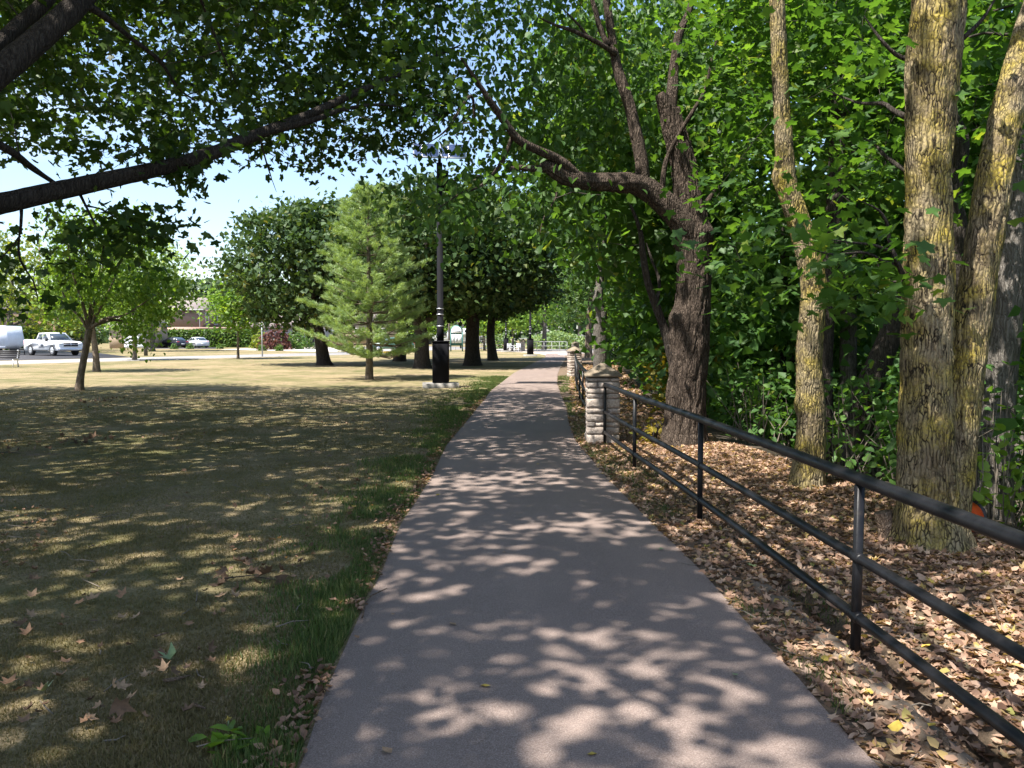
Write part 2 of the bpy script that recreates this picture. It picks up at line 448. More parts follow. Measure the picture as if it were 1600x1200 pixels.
def path_mat():
    m, t, b = newmat('path_asphalt')
    v = coords(t)
    f = noise(t, v, 160, 3, .7); g = noise(t, v, 240, 2, .6); big = noise(t, v, .9, 5, .6); bl = noise(t, coords(t, (1.6, .25, 1)), 1.2, 3)
    col = ramp(t, f, [(.30, (.122, .094, .080)), (.52, (.222, .172, .148)), (.70, (.320, .255, .225))])
    col = mixc(t, ramp(t, g, [(.63, (0, 0, 0)), (.70, (.8, .8, .8))]), col, (.50, .46, .42))
    col = mixc(t, 1.0, col, ramp(t, mixc(t, .5, big, bl), [(.30, (.80, .79, .80)), (.70, (1.12, 1.09, 1.07))]), 'MULTIPLY')
    t.links.new(col, b.inputs['Base Color']); b.inputs['Roughness'].default_value = .82; b.inputs['Specular IOR Level'].default_value = .3
    bump(t, b, f, .55, .006)
    return m
M['path'] = path_mat()

def duff_mat():
    m, t, b = newmat('leaf_litter_soil')
    v = coords(t)
    f = noise(t, v, 30, 6, .75); g = noise(t, v, 3.0, 4)
    col = ramp(t, f, [(.3, (.045, .030, .020)), (.5, (.15, .098, .064)), (.7, (.28, .19, .13))])
    col = mixc(t, ramp(t, g, [(.4, (0, 0, 0)), (.7, (.5, .5, .5))]), col, (.11, .095, .05))
    t.links.new(col, b.inputs['Base Color']); b.inputs['Roughness'].default_value = .95
    bump(t, b, f, .9, .03)
    return m
M['duff'] = duff_mat()
M['wood_floor'] = simple('woodland_soil', (.055, .042, .028), .95, var=.5, scale=4, bmp=.8)
M['concrete'] = simple('concrete', (.30, .28, .25), .85, var=.14, scale=5, bmp=.3)
M['sidewalk'] = simple('sidewalk_concrete', (.40, .37, .34), .85, var=.1, scale=3, bmp=.2)
M['road'] = simple('road_asphalt', (.085, .083, .088), .85, var=.2, scale=8, bmp=.3)
M['paving'] = simple('plaza_paving', (.40, .34, .30), .85, var=.12, scale=4, bmp=.2)
M['mulch'] = simple('mulch', (.10, .06, .04), .95, var=.4, scale=20, bmp=.6)

# ------------------------------------------------------------------ ground strips
Lpx = [(470, 1200), (507, 1087), (540, 1012), (572, 942), (595, 900), (610, 860), (625, 822), (650, 785), (675, 745), (699, 695), (727, 662), (757, 625), (768, 610), (784, 598), (803, 583), (822, 573), (843, 563), (853, 558)]
Rpx = [(1372, 1200), (1300, 1125), (1257, 1072), (1200, 1012), (1145, 950), (1102, 900), (1062, 860), (1025, 825), (985, 785), (950, 750), (925, 720), (899, 690), (889, 662), (884, 637), (876, 617), (870, 600), (871, 585), (877, 570), (884, 558)]
def curve(pxs, y0x):
    pts = np.array([gnd(*p) for p in pxs]); pts = pts[np.argsort(pts[:, 1])]
    return np.concatenate([[-25], pts[:, 1], [420]]), np.concatenate([[y0x], pts[:, 0], [pts[-1, 0] + 6]])
Ly, Lx = curve(Lpx, -1.0); Ry, Rx = curve(Rpx, 1.75)
fL = lambda y: np.interp(y, Ly, Lx)
fR = lambda y: np.interp(y, Ry, Rx)
Fy = [-25, -1.6, 1.3, 4.08, 7.04, 9.8, 12.1, 15, 18, 24, 31.7, 50, 70, 420]; Fx = [2.2, 1.93, 1.88, 1.79, 1.67, 1.51, 1.40, 1.47, 1.58, 1.92, 2.48, 3.7, 5.3, 20]
fF = lambda y: np.interp(y, Fy, Fx)
Vy = [-25, 3, 5.5, 7.8, 12.5, 20, 31, 40, 70, 90, 420]; Vx = [5.0, 3.9, 3.5, 3.2, 2.75, 3.1, 4.2, 5.1, 9, 12, 30]
fV = lambda y: np.interp(y, Vy, Vx)

rows = np.concatenate([np.arange(-25, 2, 1.0), np.arange(2, 34, .25), np.arange(34, 90, 1.0), np.arange(90, 421, 10.0)])
def strip(name, fa, fb, rows, cols, mat, zf):
    t = np.asarray(cols); Y = np.repeat(rows[:, None], len(t), 1)
    X = fa(rows)[:, None] * (1 - t)[None] + fb(rows)[:, None] * t[None]
    Z = zf(X, Y)
    n = len(t); i = np.arange(len(rows) - 1)[:, None] * n; j = np.arange(n - 1)[None]
    F = np.stack([i + j, i + j + 1, i + n + j + 1, i + n + j], -1).reshape(-1, 4)
    return struct(mk(name, np.stack([X, Y, Z], -1).reshape(-1, 3), F, mat, smooth=True))
def und(X, Y, a=.03):
    return (vnoise(np.stack([X.ravel() * .35, Y.ravel() * .35, X.ravel() * 0], 1), 3) - .5).reshape(X.shape) * a
def lawn_z(X, Y):
    e = np.clip((fL(Y) - X) / .6, 0, 1)
    return und(X, Y) * e + .012 * e
cl = 1 - np.concatenate([np.linspace(0, .04, 40), np.linspace(.045, .2, 20), np.linspace(.25, 1, 14)])[::-1]
struct(strip('lawn', lambda y: fL(y) - 420, fL, rows, np.sort(cl), M['lawn'], lawn_z))
prow = rows[rows <= 75]
struct(strip('path', fL, fR, prow, np.linspace(0, 1, 13), M['path'], lambda X, Y: .006 + .018 * (1 - ((X - (fL(Y) + fR(Y)) / 2) / 1.2) ** 2)))
frow = np.concatenate([[75.0], rows[rows > 75]])
struct(strip('far_lawn', fL, fV, frow, np.linspace(0, 1, 5), M['lawn'], lambda X, Y: 0 * X))
def verge_z(X, Y):
    e = np.clip((X - fR(Y)) / .3, 0, 1)
    bank = .10 * np.clip((X - fF(Y) - .1) / 1.0, 0, 1)
    dip = .11 * np.exp(-((X - fF(Y) - .06) / .085) ** 2) * np.clip((6 - Y) / 1.0, 0, 1)
    return -dip + e * (.01 + (fbm(np.stack([X.ravel() * 1.7, Y.ravel() * 1.7, X.ravel() * 0], 1), 3, 4).reshape(X.shape) - .5) * .07) + bank * np.clip((14 - Y) / 4, 0, 1)
def vz(x, y):
    return float(verge_z(np.array([[x]]), np.array([[y]]))[0, 0])
struct(strip('verge', fR, fV, prow, np.linspace(0, 1, 52), M['duff'], verge_z))
def woods_z(X, Y):
    d = X - fV(Y)
    base = verge_z(fV(Y), Y) if False else verge_z(np.broadcast_to(fV(Y), X.shape), Y)
    return base - np.clip(d, 0, 14) * .22 * np.clip(d / 2, .2, 1) + (fbm(np.stack([X.ravel() * .6, Y.ravel() * .6, X.ravel() * 0], 1), 3, 6).reshape(X.shape) - .5) * .25 * np.clip(d, 0, 1)
def wz(x, y):
    return float(woods_z(np.array([[x]]), np.array([[y]]))[0, 0])
struct(strip('woodland_floor', fV, lambda y: fV(y) + 200, rows[rows <= 150], np.concatenate([np.linspace(0, .08, 34), [.1, .13, .2, .4, 1]]), M['wood_floor'], woods_z))

def sheet(name, pts, z, mat, th=.0):
    pts = [(p[0], p[1]) for p in pts]
    mb = MB(); mb.prism(pts, z - .3, z, axis='z'); return struct(mb.build(name, mat))
# street side: sidewalk band, boulevard, street, driveways, plaza
struct(sheet('sidewalk', [gnd(-400, 572), gnd(0, 570), gnd(130, 566.5), gnd(300, 561.5), gnd(420, 558), gnd(520, 555.2), gnd(600, 552.5), gnd(600, 549.5), gnd(520, 551.2), gnd(300, 557), gnd(130, 561.5), gnd(0, 565), gnd(-400, 567)], .035, M['sidewalk']))
struct(sheet('driveway', [gnd(-420, 565), gnd(0, 564), gnd(130, 560.7), gnd(205, 558.6), gnd(150, 551.5), gnd(20, 546.5), gnd(-300, 545)], .03, M['road']))
struct(sheet('street', [gnd(345, 546.3), gnd(430, 548.2), gnd(500, 549.6), gnd(600, 549), gnd(690, 547.5), gnd(760, 545), gnd(780, 543.5), gnd(640, 540.5), gnd(480, 543.5), gnd(400, 544)], .03, M['sidewalk']))
struct(sheet('parking_pad', [gnd(225, 545.0), gnd(335, 545.2), gnd(345, 543.2), gnd(235, 543.2)], .03, M['road']))
struct(sheet('plaza', [gnd(858, 555.2), gnd(884, 556.2), gnd(898, 553), gnd(960, 551), gnd(960, 545.5), gnd(780, 545.5), gnd(760, 548.5), gnd(825, 551)], .02, M['paving']))
# concrete edging below the railing, its top just showing through the litter
edge_slabs = []
for a, b_ in ((1.0, 2.3), (2.3, 3.15), (3.15, 4.3), (4.3, 5.5)):
    mb = MB(); yy = np.linspace(a + .008, b_ - .008, 16); Vv = []; Ff = []
    for i, y in enumerate(yy):
        x = fF(y) - .09; z = vz(x - .05, y); w = .06 + .012 * random.uniform(-1, 1); q = random.uniform(-.008, .006)
        Vv += [(x - w, y, z - .2), (x - w, y, z + .004 + q), (x - w * .6, y, z + .018 + q), (x + w * .6, y, z + .016 + q), (x + w, y, z - .004 + q), (x + w, y, z - .2)]
    for i in range(15):
        for k in range(5): Ff.append([i * 6 + k, i * 6 + k + 1, i * 6 + 6 + k + 1, i * 6 + 6 + k])
    Ff += [[0, 1, 2, 3, 4, 5], [90, 91, 92, 93, 94, 95][::-1]]
    edge_slabs.append(mb.add(Vv, Ff))
M['edging'] = simple('stained_concrete', (.155, .12, .09), .92, var=.4, scale=9, bmp=.6)
for mb in edge_slabs: struct(mb.build('concrete_edging', M['edging']))

# ------------------------------------------------------------------ trees
def twigs_and_leaves(limbs, cent, tree, nleaf, kind, size, mat, spread=(.42, .42, .2), tilt=.55, droop=.35, twigmat=None, along=.25, rad0=.012, varbias=None, seed=1, twig_part='twigs', crown='crown', maxlen=None, tw_n=4, leafp=None):
    rng = np.random.default_rng(seed)
    nodes = []; nr = []
    for P, r in limbs:
        Q, q = resample(P, r, .35); k = max(1, int(len(Q) * .25)) if len(Q) > 6 else 0
        nodes.append(Q[k:]); nr.append(q[k:])
    nodes = np.concatenate(nodes); nr = np.concatenate(nr)
    cent = np.asarray(cent)
    d0 = np.array([np.min(np.linalg.norm(nodes - c, axis=1)) for c in cent])
    cent = cent[np.argsort(d0)]
    cap = np.zeros((len(nodes) + 4 * len(cent), 3)); capr = np.zeros(len(cap)); nn = len(nodes)
    cap[:nn] = nodes; capr[:nn] = nr
    TV = []; TF = []; off = 0; LP = []; LV = []
    for c in cent:
        D = np.linalg.norm(cap[:nn] - c, axis=1) + np.maximum(0, cap[:nn, 2] - c[2]) * .3
        i = int(np.argmin(D)); s = cap[i]; L = np.linalg.norm(c - s)
        r0 = min(capr[i] * .7, rad0 + .007 * L); r0 = max(r0, .003)
        up = np.array([0, 0, .18 * L * rng.uniform(-.4, 1.2)])
        m1 = s * .66 + c * .34 + up + rng.normal(size=3) * .05 * L; m2 = s * .3 + c * .7 + up * .7 + rng.normal(size=3) * .05 * L
        pts = np.array([s, m1, m2, c]); rr = np.array([r0, r0 * .75, r0 * .5, .002])
        V, F = tube(pts, rr, tw_n, cap=False); TV.append(V); TF.append(F + off); off += len(V)
        k = min(3, len(cap) - nn); cap[nn:nn + 3] = pts[1:]; capr[nn:nn + 3] = rr[1:]; nn += 3
        n = max(1, int(nleaf * rng.uniform(.5, 1.5)))
        na = int(n * along); t = rng.uniform(.35, 1, na)
        pa = s + (c - s) * t[:, None] + up * (4 * t * (1 - t))[:, None] + rng.normal(size=(na, 3)) * np.array([.12, .12, .1])
        pb = c + rng.normal(size=(n - na, 3)) * np.array(spread) * rng.uniform(.6, 1.35)
        LP.append(pa); LP.append(pb)
        cv = rng.uniform(-.22, .22)
        LV.append(np.clip(rng.random(n) * .75 + .12 + cv, 0, 1))
    LP = np.concatenate(LP); LV = np.concatenate(LV)
    mk(twig_part, np.concatenate(TV), np.concatenate(TF), twigmat or M['twig'], tree, smooth=True)['kind'] = 'stuff'
    V, F, v = leaf_arrays(LP, size, kind, tilt, droop, LV, rng)
    o = mk(crown, V, F, mat, tree, var=v); o['kind'] = 'stuff'
    return o

def ell(rng, n, c, r, shell=2.2, zmin=None, holes=.0):
    out = []
    c = np.array(c); r = np.array(r)
    while len(out) < n:
        d = nrm(rng.normal(size=3)); q = d * rng.random() ** (1 / shell)
        p = c + q * r
        if zmin is not None and p[2] < zmin: continue
        if holes > 0 and vnoise((p * .8)[None], 5)[0] < holes: continue
        out.append(p)
    return np.array(out)

def gen_tree(name, label, base, h, tr, crowns, ncl, nleaf, kind, size, leaf, bark, seed, lean=(0, 0), fork=None, group=None, spread=(.5, .5, .26), nlimb=6, tilt=.6, droop=.35, shell=2.4, holes=.0, cat='tree', trunk_n=12, ridge=0, step=.25, flare=.35, twigmat=None, crown_low=None):
    rng = np.random.default_rng(seed)
    base = np.array(base, float)
    t = thing(name, label, cat, base, group)
    top = base + np.array([lean[0], lean[1], h])
    k = np.linspace(0, 1, 6)
    pts = base + (top - base) * k[:, None]; pts[1:-1, :2] += rng.normal(size=(4, 2)) * h * .014
    pts[0, 2] -= .12
    rad = tr * np.array([1.1, .95, .85, .66, .42, .12])
    trunk_mesh('trunk', pts, rad, bark, t, n=trunk_n, step=step, flare=flare, seed=seed, ridge=ridge)
    limbs = [(pts[2:], rad[2:])]
    tot = sum(c[1][0] * c[1][1] * c[1][2] for c in crowns)
    cent = []
    for (c, r) in crowns:
        m = max(4, int(ncl * r[0] * r[1] * r[2] / tot))
        cent.append(ell(rng, m, base + np.array(c), r, shell, zmin=base[2] + (crown_low or .9), holes=holes))
    cent = np.concatenate(cent)
    sel = cent[rng.permutation(len(cent))[:nlimb]]
    for i, e in enumerate(sel):
        f = np.clip((e[2] - base[2]) / h - rng.uniform(.12, .3), .22, .85)
        q = np.array([np.interp(f, k, pts[:, a]) for a in range(3)]); r0 = np.interp(f, k, rad) * .6
        mid = q * .5 + e * .5 + np.array([0, 0, .10 * np.linalg.norm(e - q)]) + rng.normal(size=3) * .06 * np.linalg.norm(e - q)
        P = np.array([q, q * .72 + mid * .28 + rng.normal(size=3) * .05, mid, e]); rr = r0 * np.array([1, .8, .5, .12])
        trunk_mesh('limb', P, rr, bark, t, n=8, step=.35, seed=seed + i)
        limbs.append((P, rr))
    twigs_and_leaves(limbs, cent, t, nleaf, kind, size, leaf, spread=spread, tilt=tilt, droop=droop, seed=seed + 50, rad0=max(.006, tr * .04), twigmat=twigmat, tw_n=3)
    return t

# ---- big shade tree whose limbs reach in from the left; its canopy shades the lawn and the path
def shade_tree():
    rng = np.random.default_rng(21)
    base = np.array([-10.2, 6.2, 0.0])
    t = thing('shade_tree', 'large old tree outside the left edge with dark limbs reaching over the lawn', 'tree', base)
    tp = np.array([base + (0, 0, -.15), base + (.05, 0, 1.0), base + (.1, .05, 2.4), base + (.0, .2, 4.2), base + (.2, .3, 6.5), base + (.1, .4, 9), base + (.3, .6, 11.5)])
    trunk_mesh('trunk', tp, [.62, .50, .46, .40, .30, .18, .05], M['bark_oak'], t, n=40, step=.08, ridge=.03, rk=14, flare=.4, seed=3)
    Ls = []
    def limb(pts, rad, n=14, ridge=.008, step=.06):
        pts = np.array(pts); trunk_mesh('limb', pts, rad, M['bark_oak'], t, n=n, step=step, ridge=ridge, rk=30, seed=len(Ls) + 2, lump=.09)
        Ls.append((pts, rad))
    A = [base + (.1, .05, 2.9), pix(-190, 335, 7.2), pix(-60, 332, 7.8), pix(0, 318, 8.1), pix(110, 293, 8.6), pix(240, 265, 9.2), pix(330, 240, 9.6), pix(400, 211, 10), pix(480, 180, 10.5), pix(560, 143, 11), pix(640, 108, 12), pix(720, 70, 13.5)]
    limb(A, [.20, .15, .115, .105, .098, .092, .082, .07, .055, .045, .03, .012])
    limb([pix(425, 205, 10.15), pix(490, 187, 10.3), pix(540, 170, 10.6), pix(600, 164, 11), pix(660, 176, 11.6)], [.045, .036, .028, .02, .008], 8)
    limb([base + (0, .1, 2.5), pix(-420, 300, 6.6), pix(-130, 205, 6.9), pix(0, 112, 7.4), pix(60, 62, 7.7), pix(125, 0, 8.1), pix(200, -90, 9), pix(330, -240, 11)], [.24, .19, .15, .12, .112, .105, .09, .04])
    limb([base + (0, .1, 3.4), pix(-400, 230, 6.8), pix(-110, 135, 7.2), pix(0, 66, 7.9), pix(35, 35, 8.2), pix(75, 0, 8.5), pix(140, -80, 9.5)], [.18, .14, .11, .075, .07, .065, .03])
    limb([pix(125, 2, 8.1), pix(160, 24, 8.3), pix(205, 60, 8.7), pix(250, 96, 9), pix(278, 137, 9.3), pix(306, 158, 9.6)], [.05, .035, .026, .022, .017, .007], 8)
    limb([pix(200, -90, 9), pix(290, -60, 9.4), pix(318, 10, 9.8), pix(345, 78, 10), pix(372, 138, 10.2)], [.04, .03, .018, .014, .005], 8)
    limb([pix(-60, 200, 7.6), pix(10, 232, 7.9), pix(50, 262, 8.3), pix(88, 288, 8.6)], [.05, .04, .034, .02], 8)
    limb([pix(33, 308, 8.2), pix(33, 345, 8.3), pix(30, 400, 8.45), pix(52, 440, 8.6), pix(60, 475, 8.7)], [.022, .017, .013, .009, .004], 6)
    limb([pix(32, 368, 8.35), pix(10, 395, 8.3), pix(-30, 430, 8.2)], [.012, .009, .004], 6)
    limb([pix(118, 290, 8.7), pix(132, 318, 8.8), pix(152, 358, 8.9), pix(161, 385, 9), pix(154, 430, 9.1)], [.024, .016, .012, .009, .004], 6)
    limb([pix(132, 321, 8.8), pix(165, 330, 9), pix(215, 362, 9.3), pix(258, 378, 9.5)], [.014, .011, .008, .003], 6)
    limb([pix(405, 213, 10), pix(418, 260, 10.2), pix(432, 300, 10.4)], [.016, .01, .004], 6)
    # main scaffold over the viewer: carries the shade canopy
    for (e, r) in [((-4.0, 5.0, 8.6), .13), ((-5.0, 12.5, 7.6), .14), ((-13, 15, 8), .14), ((-16, 9, 8), .13), ((-9, 18, 8.2), .12), ((-16, 0, 8), .12), ((-6, -1.5, 7.8), .13), ((-1, 9.5, 7.4), .11), ((-1.2, 1.0, 7.6), .11), ((-15.5, 16.5, 7.5), .1), ((-2.5, 15.5, 8.2), .1)]:
        e = np.array(e); q = tp[3] + (tp[5] - tp[3]) * rng.random(); mid = (q + e) / 2 + np.array([0, 0, .6]) + rng.normal(size=3) * .3
        limb([q, q * .6 + mid * .4, mid, mid * .4 + e * .6 + rng.normal(size=3) * .2, e], [r * 1.3, r, r * .75, r * .5, .02], 10, 0, .2)
    # leaf sprays in view (real distances 7 to 14 m)
    holes = [(150, 205, 80, 34), (205, 228, 50, 30), (395, 275, 70, 52), (360, 80, 45, 38), (60, 150, 32, 30), (235, 300, 75, 26), (322, 300, 70, 36), (268, 255, 42, 20), (12, 118, 26, 20), (290, 130, 28, 24), (425, 85, 20, 22), (140, 40, 20, 14), (30, 25, 25, 22)]
    cent = []
    def okpx(x, y):
        return all(((x - hx) / (rx * .85)) ** 2 + ((y - hy) / (ry * .85)) ** 2 > 1 for hx, hy, rx, ry in holes)
    def band(n, x0, x1, ylo, yhi, d0, d1):
        k = 0
        while k < n:
            x = rng.uniform(x0, x1); y = rng.uniform(ylo(x), yhi(x)); d = rng.uniform(d0, d1)
            if d1 > 12 and rng.random() < .85: d = rng.uniform(min(d1 - .5, 8.6 + max(0, x) / 560 * 3), d1)
            if not okpx(x, y): continue
            p = pix(x, y, d); k += 1
            if p[0] + p[2] * math.cos(SUN_EL) / math.sin(SUN_EL) * sdx > 1.0 and rng.random() < .75: continue  # most sprays that would shade the right-hand strip are left out
            cent.append(p)
    band(480, -60, 700, lambda x: -140, lambda x: 255 - .00035 * (x - 120) ** 2 * .3 - (60 if x > 450 else 0), 8, 13.5)
    band(75, 380, 720, lambda x: 120, lambda x: 262 - max(0, x - 560) * .45, 10, 13.5)
    band(10, -60, 140, lambda x: 320, lambda x: 485 - max(0, x - 70) * 1.2, 8, 9.4)
    band(9, 90, 215, lambda x: 330, lambda x: 430, 8.6, 9.6)
    band(7, 195, 270, lambda x: 345, lambda x: 385, 9, 9.8)
    band(10, 160, 262, lambda x: 205, lambda x: 250, 9, 10)
    band(7, 285, 345, lambda x: 275, lambda x: 318, 9.3, 10)
    twigs_and_leaves(Ls, cent, t, 21, 'maple', .108, M['oak_leaf'], spread=(.22, .22, .14), tilt=.85, droop=.45, seed=5, along=.3, rad0=.006)
    # the rest of the crown, above and behind the viewer
    c2 = []
    kz = math.cos(SUN_EL) / math.sin(SUN_EL)
    while len(c2) < 2900:
        p = np.array([rng.uniform(-25, -.4), rng.uniform(-7, 23), rng.uniform(6.6, 12.5)])
        q = (p - (-12.4, 8.4, 8.4)) / (12.2, 14.4, 5.4)
        if (np.abs(q) ** 3.4).sum() > 1: continue
        if (p[2] - 1.65) / max(p[1], .1) < .43 and p[1] > 0 and abs(p[0]) < .72 * p[1]:
            if p[1] < 12.5 or rng.random() < .35: continue
        # crown density shaped by where its shade lands, thinner over path and railing strip
        lx = p[0] + p[2] * kz * sdx
        if vnoise((p * (.45, .45, .2))[None], 31)[0] < .07 + .30 * (vnoise((p * (.14, .14, .05))[None], 37)[0] > .72) + .17 * np.clip((lx + 1.6) / 1.5, 0, 1) + .36 * np.clip((lx - 1.2) / .8, 0, 1): continue
        if .9 < lx < 1.9 and 11.4 < p[1] + p[2] * kz * sdy < 13.0: continue  # clusters that would shade the first pillar are left out
        c2.append(p)
    twigs_and_leaves(Ls, c2, t, 46, 'rhomb', .19, M['oak_leaf'], spread=(.5, .5, .3), tilt=.6, droop=.3, seed=6, twig_part='upper_twigs', crown='upper_crown', rad0=.012, tw_n=3)
shade_tree()

# ---- forked old tree whose limb arches left over the path
def forked_tree():
    rng = np.random.default_rng(33)
    b = gnd(1070, 700); d = float(b[1]); b[2] = vz(b[0], b[1])
    t = thing('forked_tree', 'old forked tree with knotted brown trunk and a limb arching left over the path', 'tree', b)
    P = lambda x, y, dd=0: pix(x, y, d + dd)
    main = [P(1068, 712), P(1069, 660), P(1073, 600), P(1078, 540), P(1083, 470), P(1084, 420), P(1083, 380), P(1078, 335), P(1072, 290), P(1066, 250), P(1052, 200), P(1046, 172)]
    trunk_mesh('trunk', main, [.36, .30, .275, .285, .25, .245, .265, .22, .19, .18, .165, .15], M['bark_fork'], t, n=150, step=.028, ridge=.034, rk=24, flare=.25, seed=8, lump=.05, bumps=[(2.0, 3.4, .10, .14), (1.75, 3.0, .06, .1), (3.2, 3.3, .05, .12), (3.25, 5.6, .06, .1)], stretch=.13)
    Ls = [(np.array(main[7:]), [.22, .19, .18, .165, .15])]
    def limb(pts, rad, n=12, ridge=.0, step=.06, mat='bark_fork', nm='limb'):
        pts = np.array(pts); o = trunk_mesh(nm, pts, rad, M[mat], t, n=n, step=step, ridge=ridge, rk=18, seed=len(Ls) + 4, lump=.09)
        Ls.append((pts, rad)); return o
    limb([P(1081, 380, -.02), P(1068, 352, -.1), P(1045, 325, -.15), P(1015, 298, -.2), P(985, 286, -.3), P(940, 284, -.4), P(905, 281, -.45), P(880, 275, -.5), P(858, 262, -.55), P(846, 258, -.6)], [.20, .19, .175, .16, .14, .125, .115, .105, .09, .06], 64, .022, .025)
    limb([P(858, 263, -.55), P(835, 264, -.6), P(815, 262, -.6), P(797, 264, -.65)], [.06, .048, .04, .032], 12)
    limb([P(905, 278, -.45), P(885, 258, -.55), P(860, 243, -.6), P(835, 232, -.7), P(812, 220, -.8), P(795, 200, -.9), P(778, 175, -1), P(760, 150, -1.1), P(742, 122, -1.2), P(720, 90, -1.3)], [.075, .072, .068, .06, .055, .05, .045, .036, .028, .012], 20, .01, .04)
    limb([P(1003, 296, -.2), P(1003, 262, -.2), P(995, 215, -.15), P(985, 170, -.1), P(972, 130, -.1), P(962, 95, -.05), P(955, 50, 0), P(948, 0, 0), P(940, -80, .1)], [.115, .10, .09, .085, .08, .072, .06, .055, .03], 32, .012, .04)
    limb([P(1046, 172), P(1050, 145), P(1053, 110, .1), P(1060, 60, .1), P(1076, 20, .2), P(1090, -40, .3)], [.12, .085, .072, .06, .05, .03], 20, .01, .05)
    limb([P(1046, 178, 0), P(1036, 156, -.05), P(1031, 147, -.05)], [.14, .10, .075], 16, .01, .03, nm='broken_stub')
    limb([P(950, 72, -.05), P(938, 45), P(930, 15), P(915, -30)], [.045, .04, .035, .02], 10)
    limb([P(962, 85, -.1), P(940, 70, -.2), P(900, 50, -.3), P(870, 40, -.4), P(843, 28, -.5)], [.04, .035, .03, .02, .01], 10)
    limb([P(946, 72, -.1), P(920, 58, -.2), P(905, 40, -.3), P(880, 14, -.4)], [.028, .024, .018, .008], 8)
    limb([P(1096, 345, .05), P(1103, 320), P(1118, 296)], [.055, .045, .022], 12)
    limb([P(1034, 305, -.1), P(1040, 255, -.1), P(1058, 215, -.15), P(1082, 175, -.2), P(1102, 140, -.2), P(1112, 95, -.2), P(1130, 20, -.1)], [.04, .036, .032, .03, .026, .02, .01], 10)
    limb([P(870, 290, -.5), P(868, 310, -.6), P(850, 340, -.7), P(842, 372, -.8)], [.016, .012, .009, .003], 6)
    limb([P(788, 248, -.8), P(770, 272, -1), P(748, 292, -1.2), P(715, 305, -1.4), P(685, 326, -1.6)], [.024, .022, .016, .012, .004], 6)
    limb([P(800, 215, -.8), P(788, 248, -.8)], [.03, .024], 6)
    limb([P(742, 190, -1), P(735, 150, -1.2), P(700, 200, -1.6), P(668, 225, -2)], [.015, .02, .013, .005], 6)
    limb([P(995, 420, .3), P(1004, 400, .2), P(1062, 560, .1)][::-1] if False else [P(1056, 585, .25), P(1050, 560, .25), P(1040, 520, .25), P(1025, 478, .2), P(1012, 440, .1), P(1005, 400, .0), P(1000, 360, -.1), P(985, 320, -.2)], [.085, .078, .072, .066, .058, .05, .035, .02], 14, .006, .05, nm='side_stem', mat='bark_dark')
    limb([P(1012, 440, .1), P(1030, 445, .2), P(1035, 460, .3)][:2] if False else [P(1025, 478, .2), P(1030, 440, .3), P(1018, 405, .4), P(1010, 380, .5)], [.03, .026, .02, .008], 8, mat='bark_dark')
    cent = []
    def band(n, x0, x1, ylo, yhi, d0, d1):
        for _ in range(n):
            x = rng.uniform(x0, x1); cent.append(pix(x, rng.uniform(ylo(x), yhi(x)), d + rng.uniform(d0, d1)))
    band(60, 640, 760, lambda x: -80, lambda x: 200, -2.0, 2.0)
    band(150, 740, 1010, lambda x: -80, lambda x: 250, .5, 3.2)
    band(42, 700, 850, lambda x: 270, lambda x: 345 + 30 * math.sin(x * .03), -2.0, 1.4)
    band(12, 610, 720, lambda x: 240, lambda x: 345, -1.2, 1.8)
    band(40, 720, 900, lambda x: 180, lambda x: 320, .5, 2.4)
    band(26, 780, 960, lambda x: 300, lambda x: 400, -1.2, 2.6)
    band(110, 930, 1200, lambda x: -80, lambda x: 250, .6, 3.2)
    for _ in range(60): cent.append(np.array([b[0] + rng.uniform(-4.5, 3), d + rng.uniform(-1, 4.5), rng.uniform(6.8, 9.5)]))
    kz = math.cos(SUN_EL) / math.sin(SUN_EL)
    cent = [p for p in cent if not (.5 < p[0] + (p[2] - .6) * kz * sdx < 2.1 and 11.2 < p[1] + (p[2] - .6) * kz * sdy < 13.3)]   # crown gap cut so sun reaches the first stone pillar
    twigs_and_leaves(Ls, cent, t, 26, 'ovate', .115, M['linden_leaf'], spread=(.36, .36, .24), tilt=.75, droop=.9, seed=12, along=.35, rad0=.006)
forked_tree()

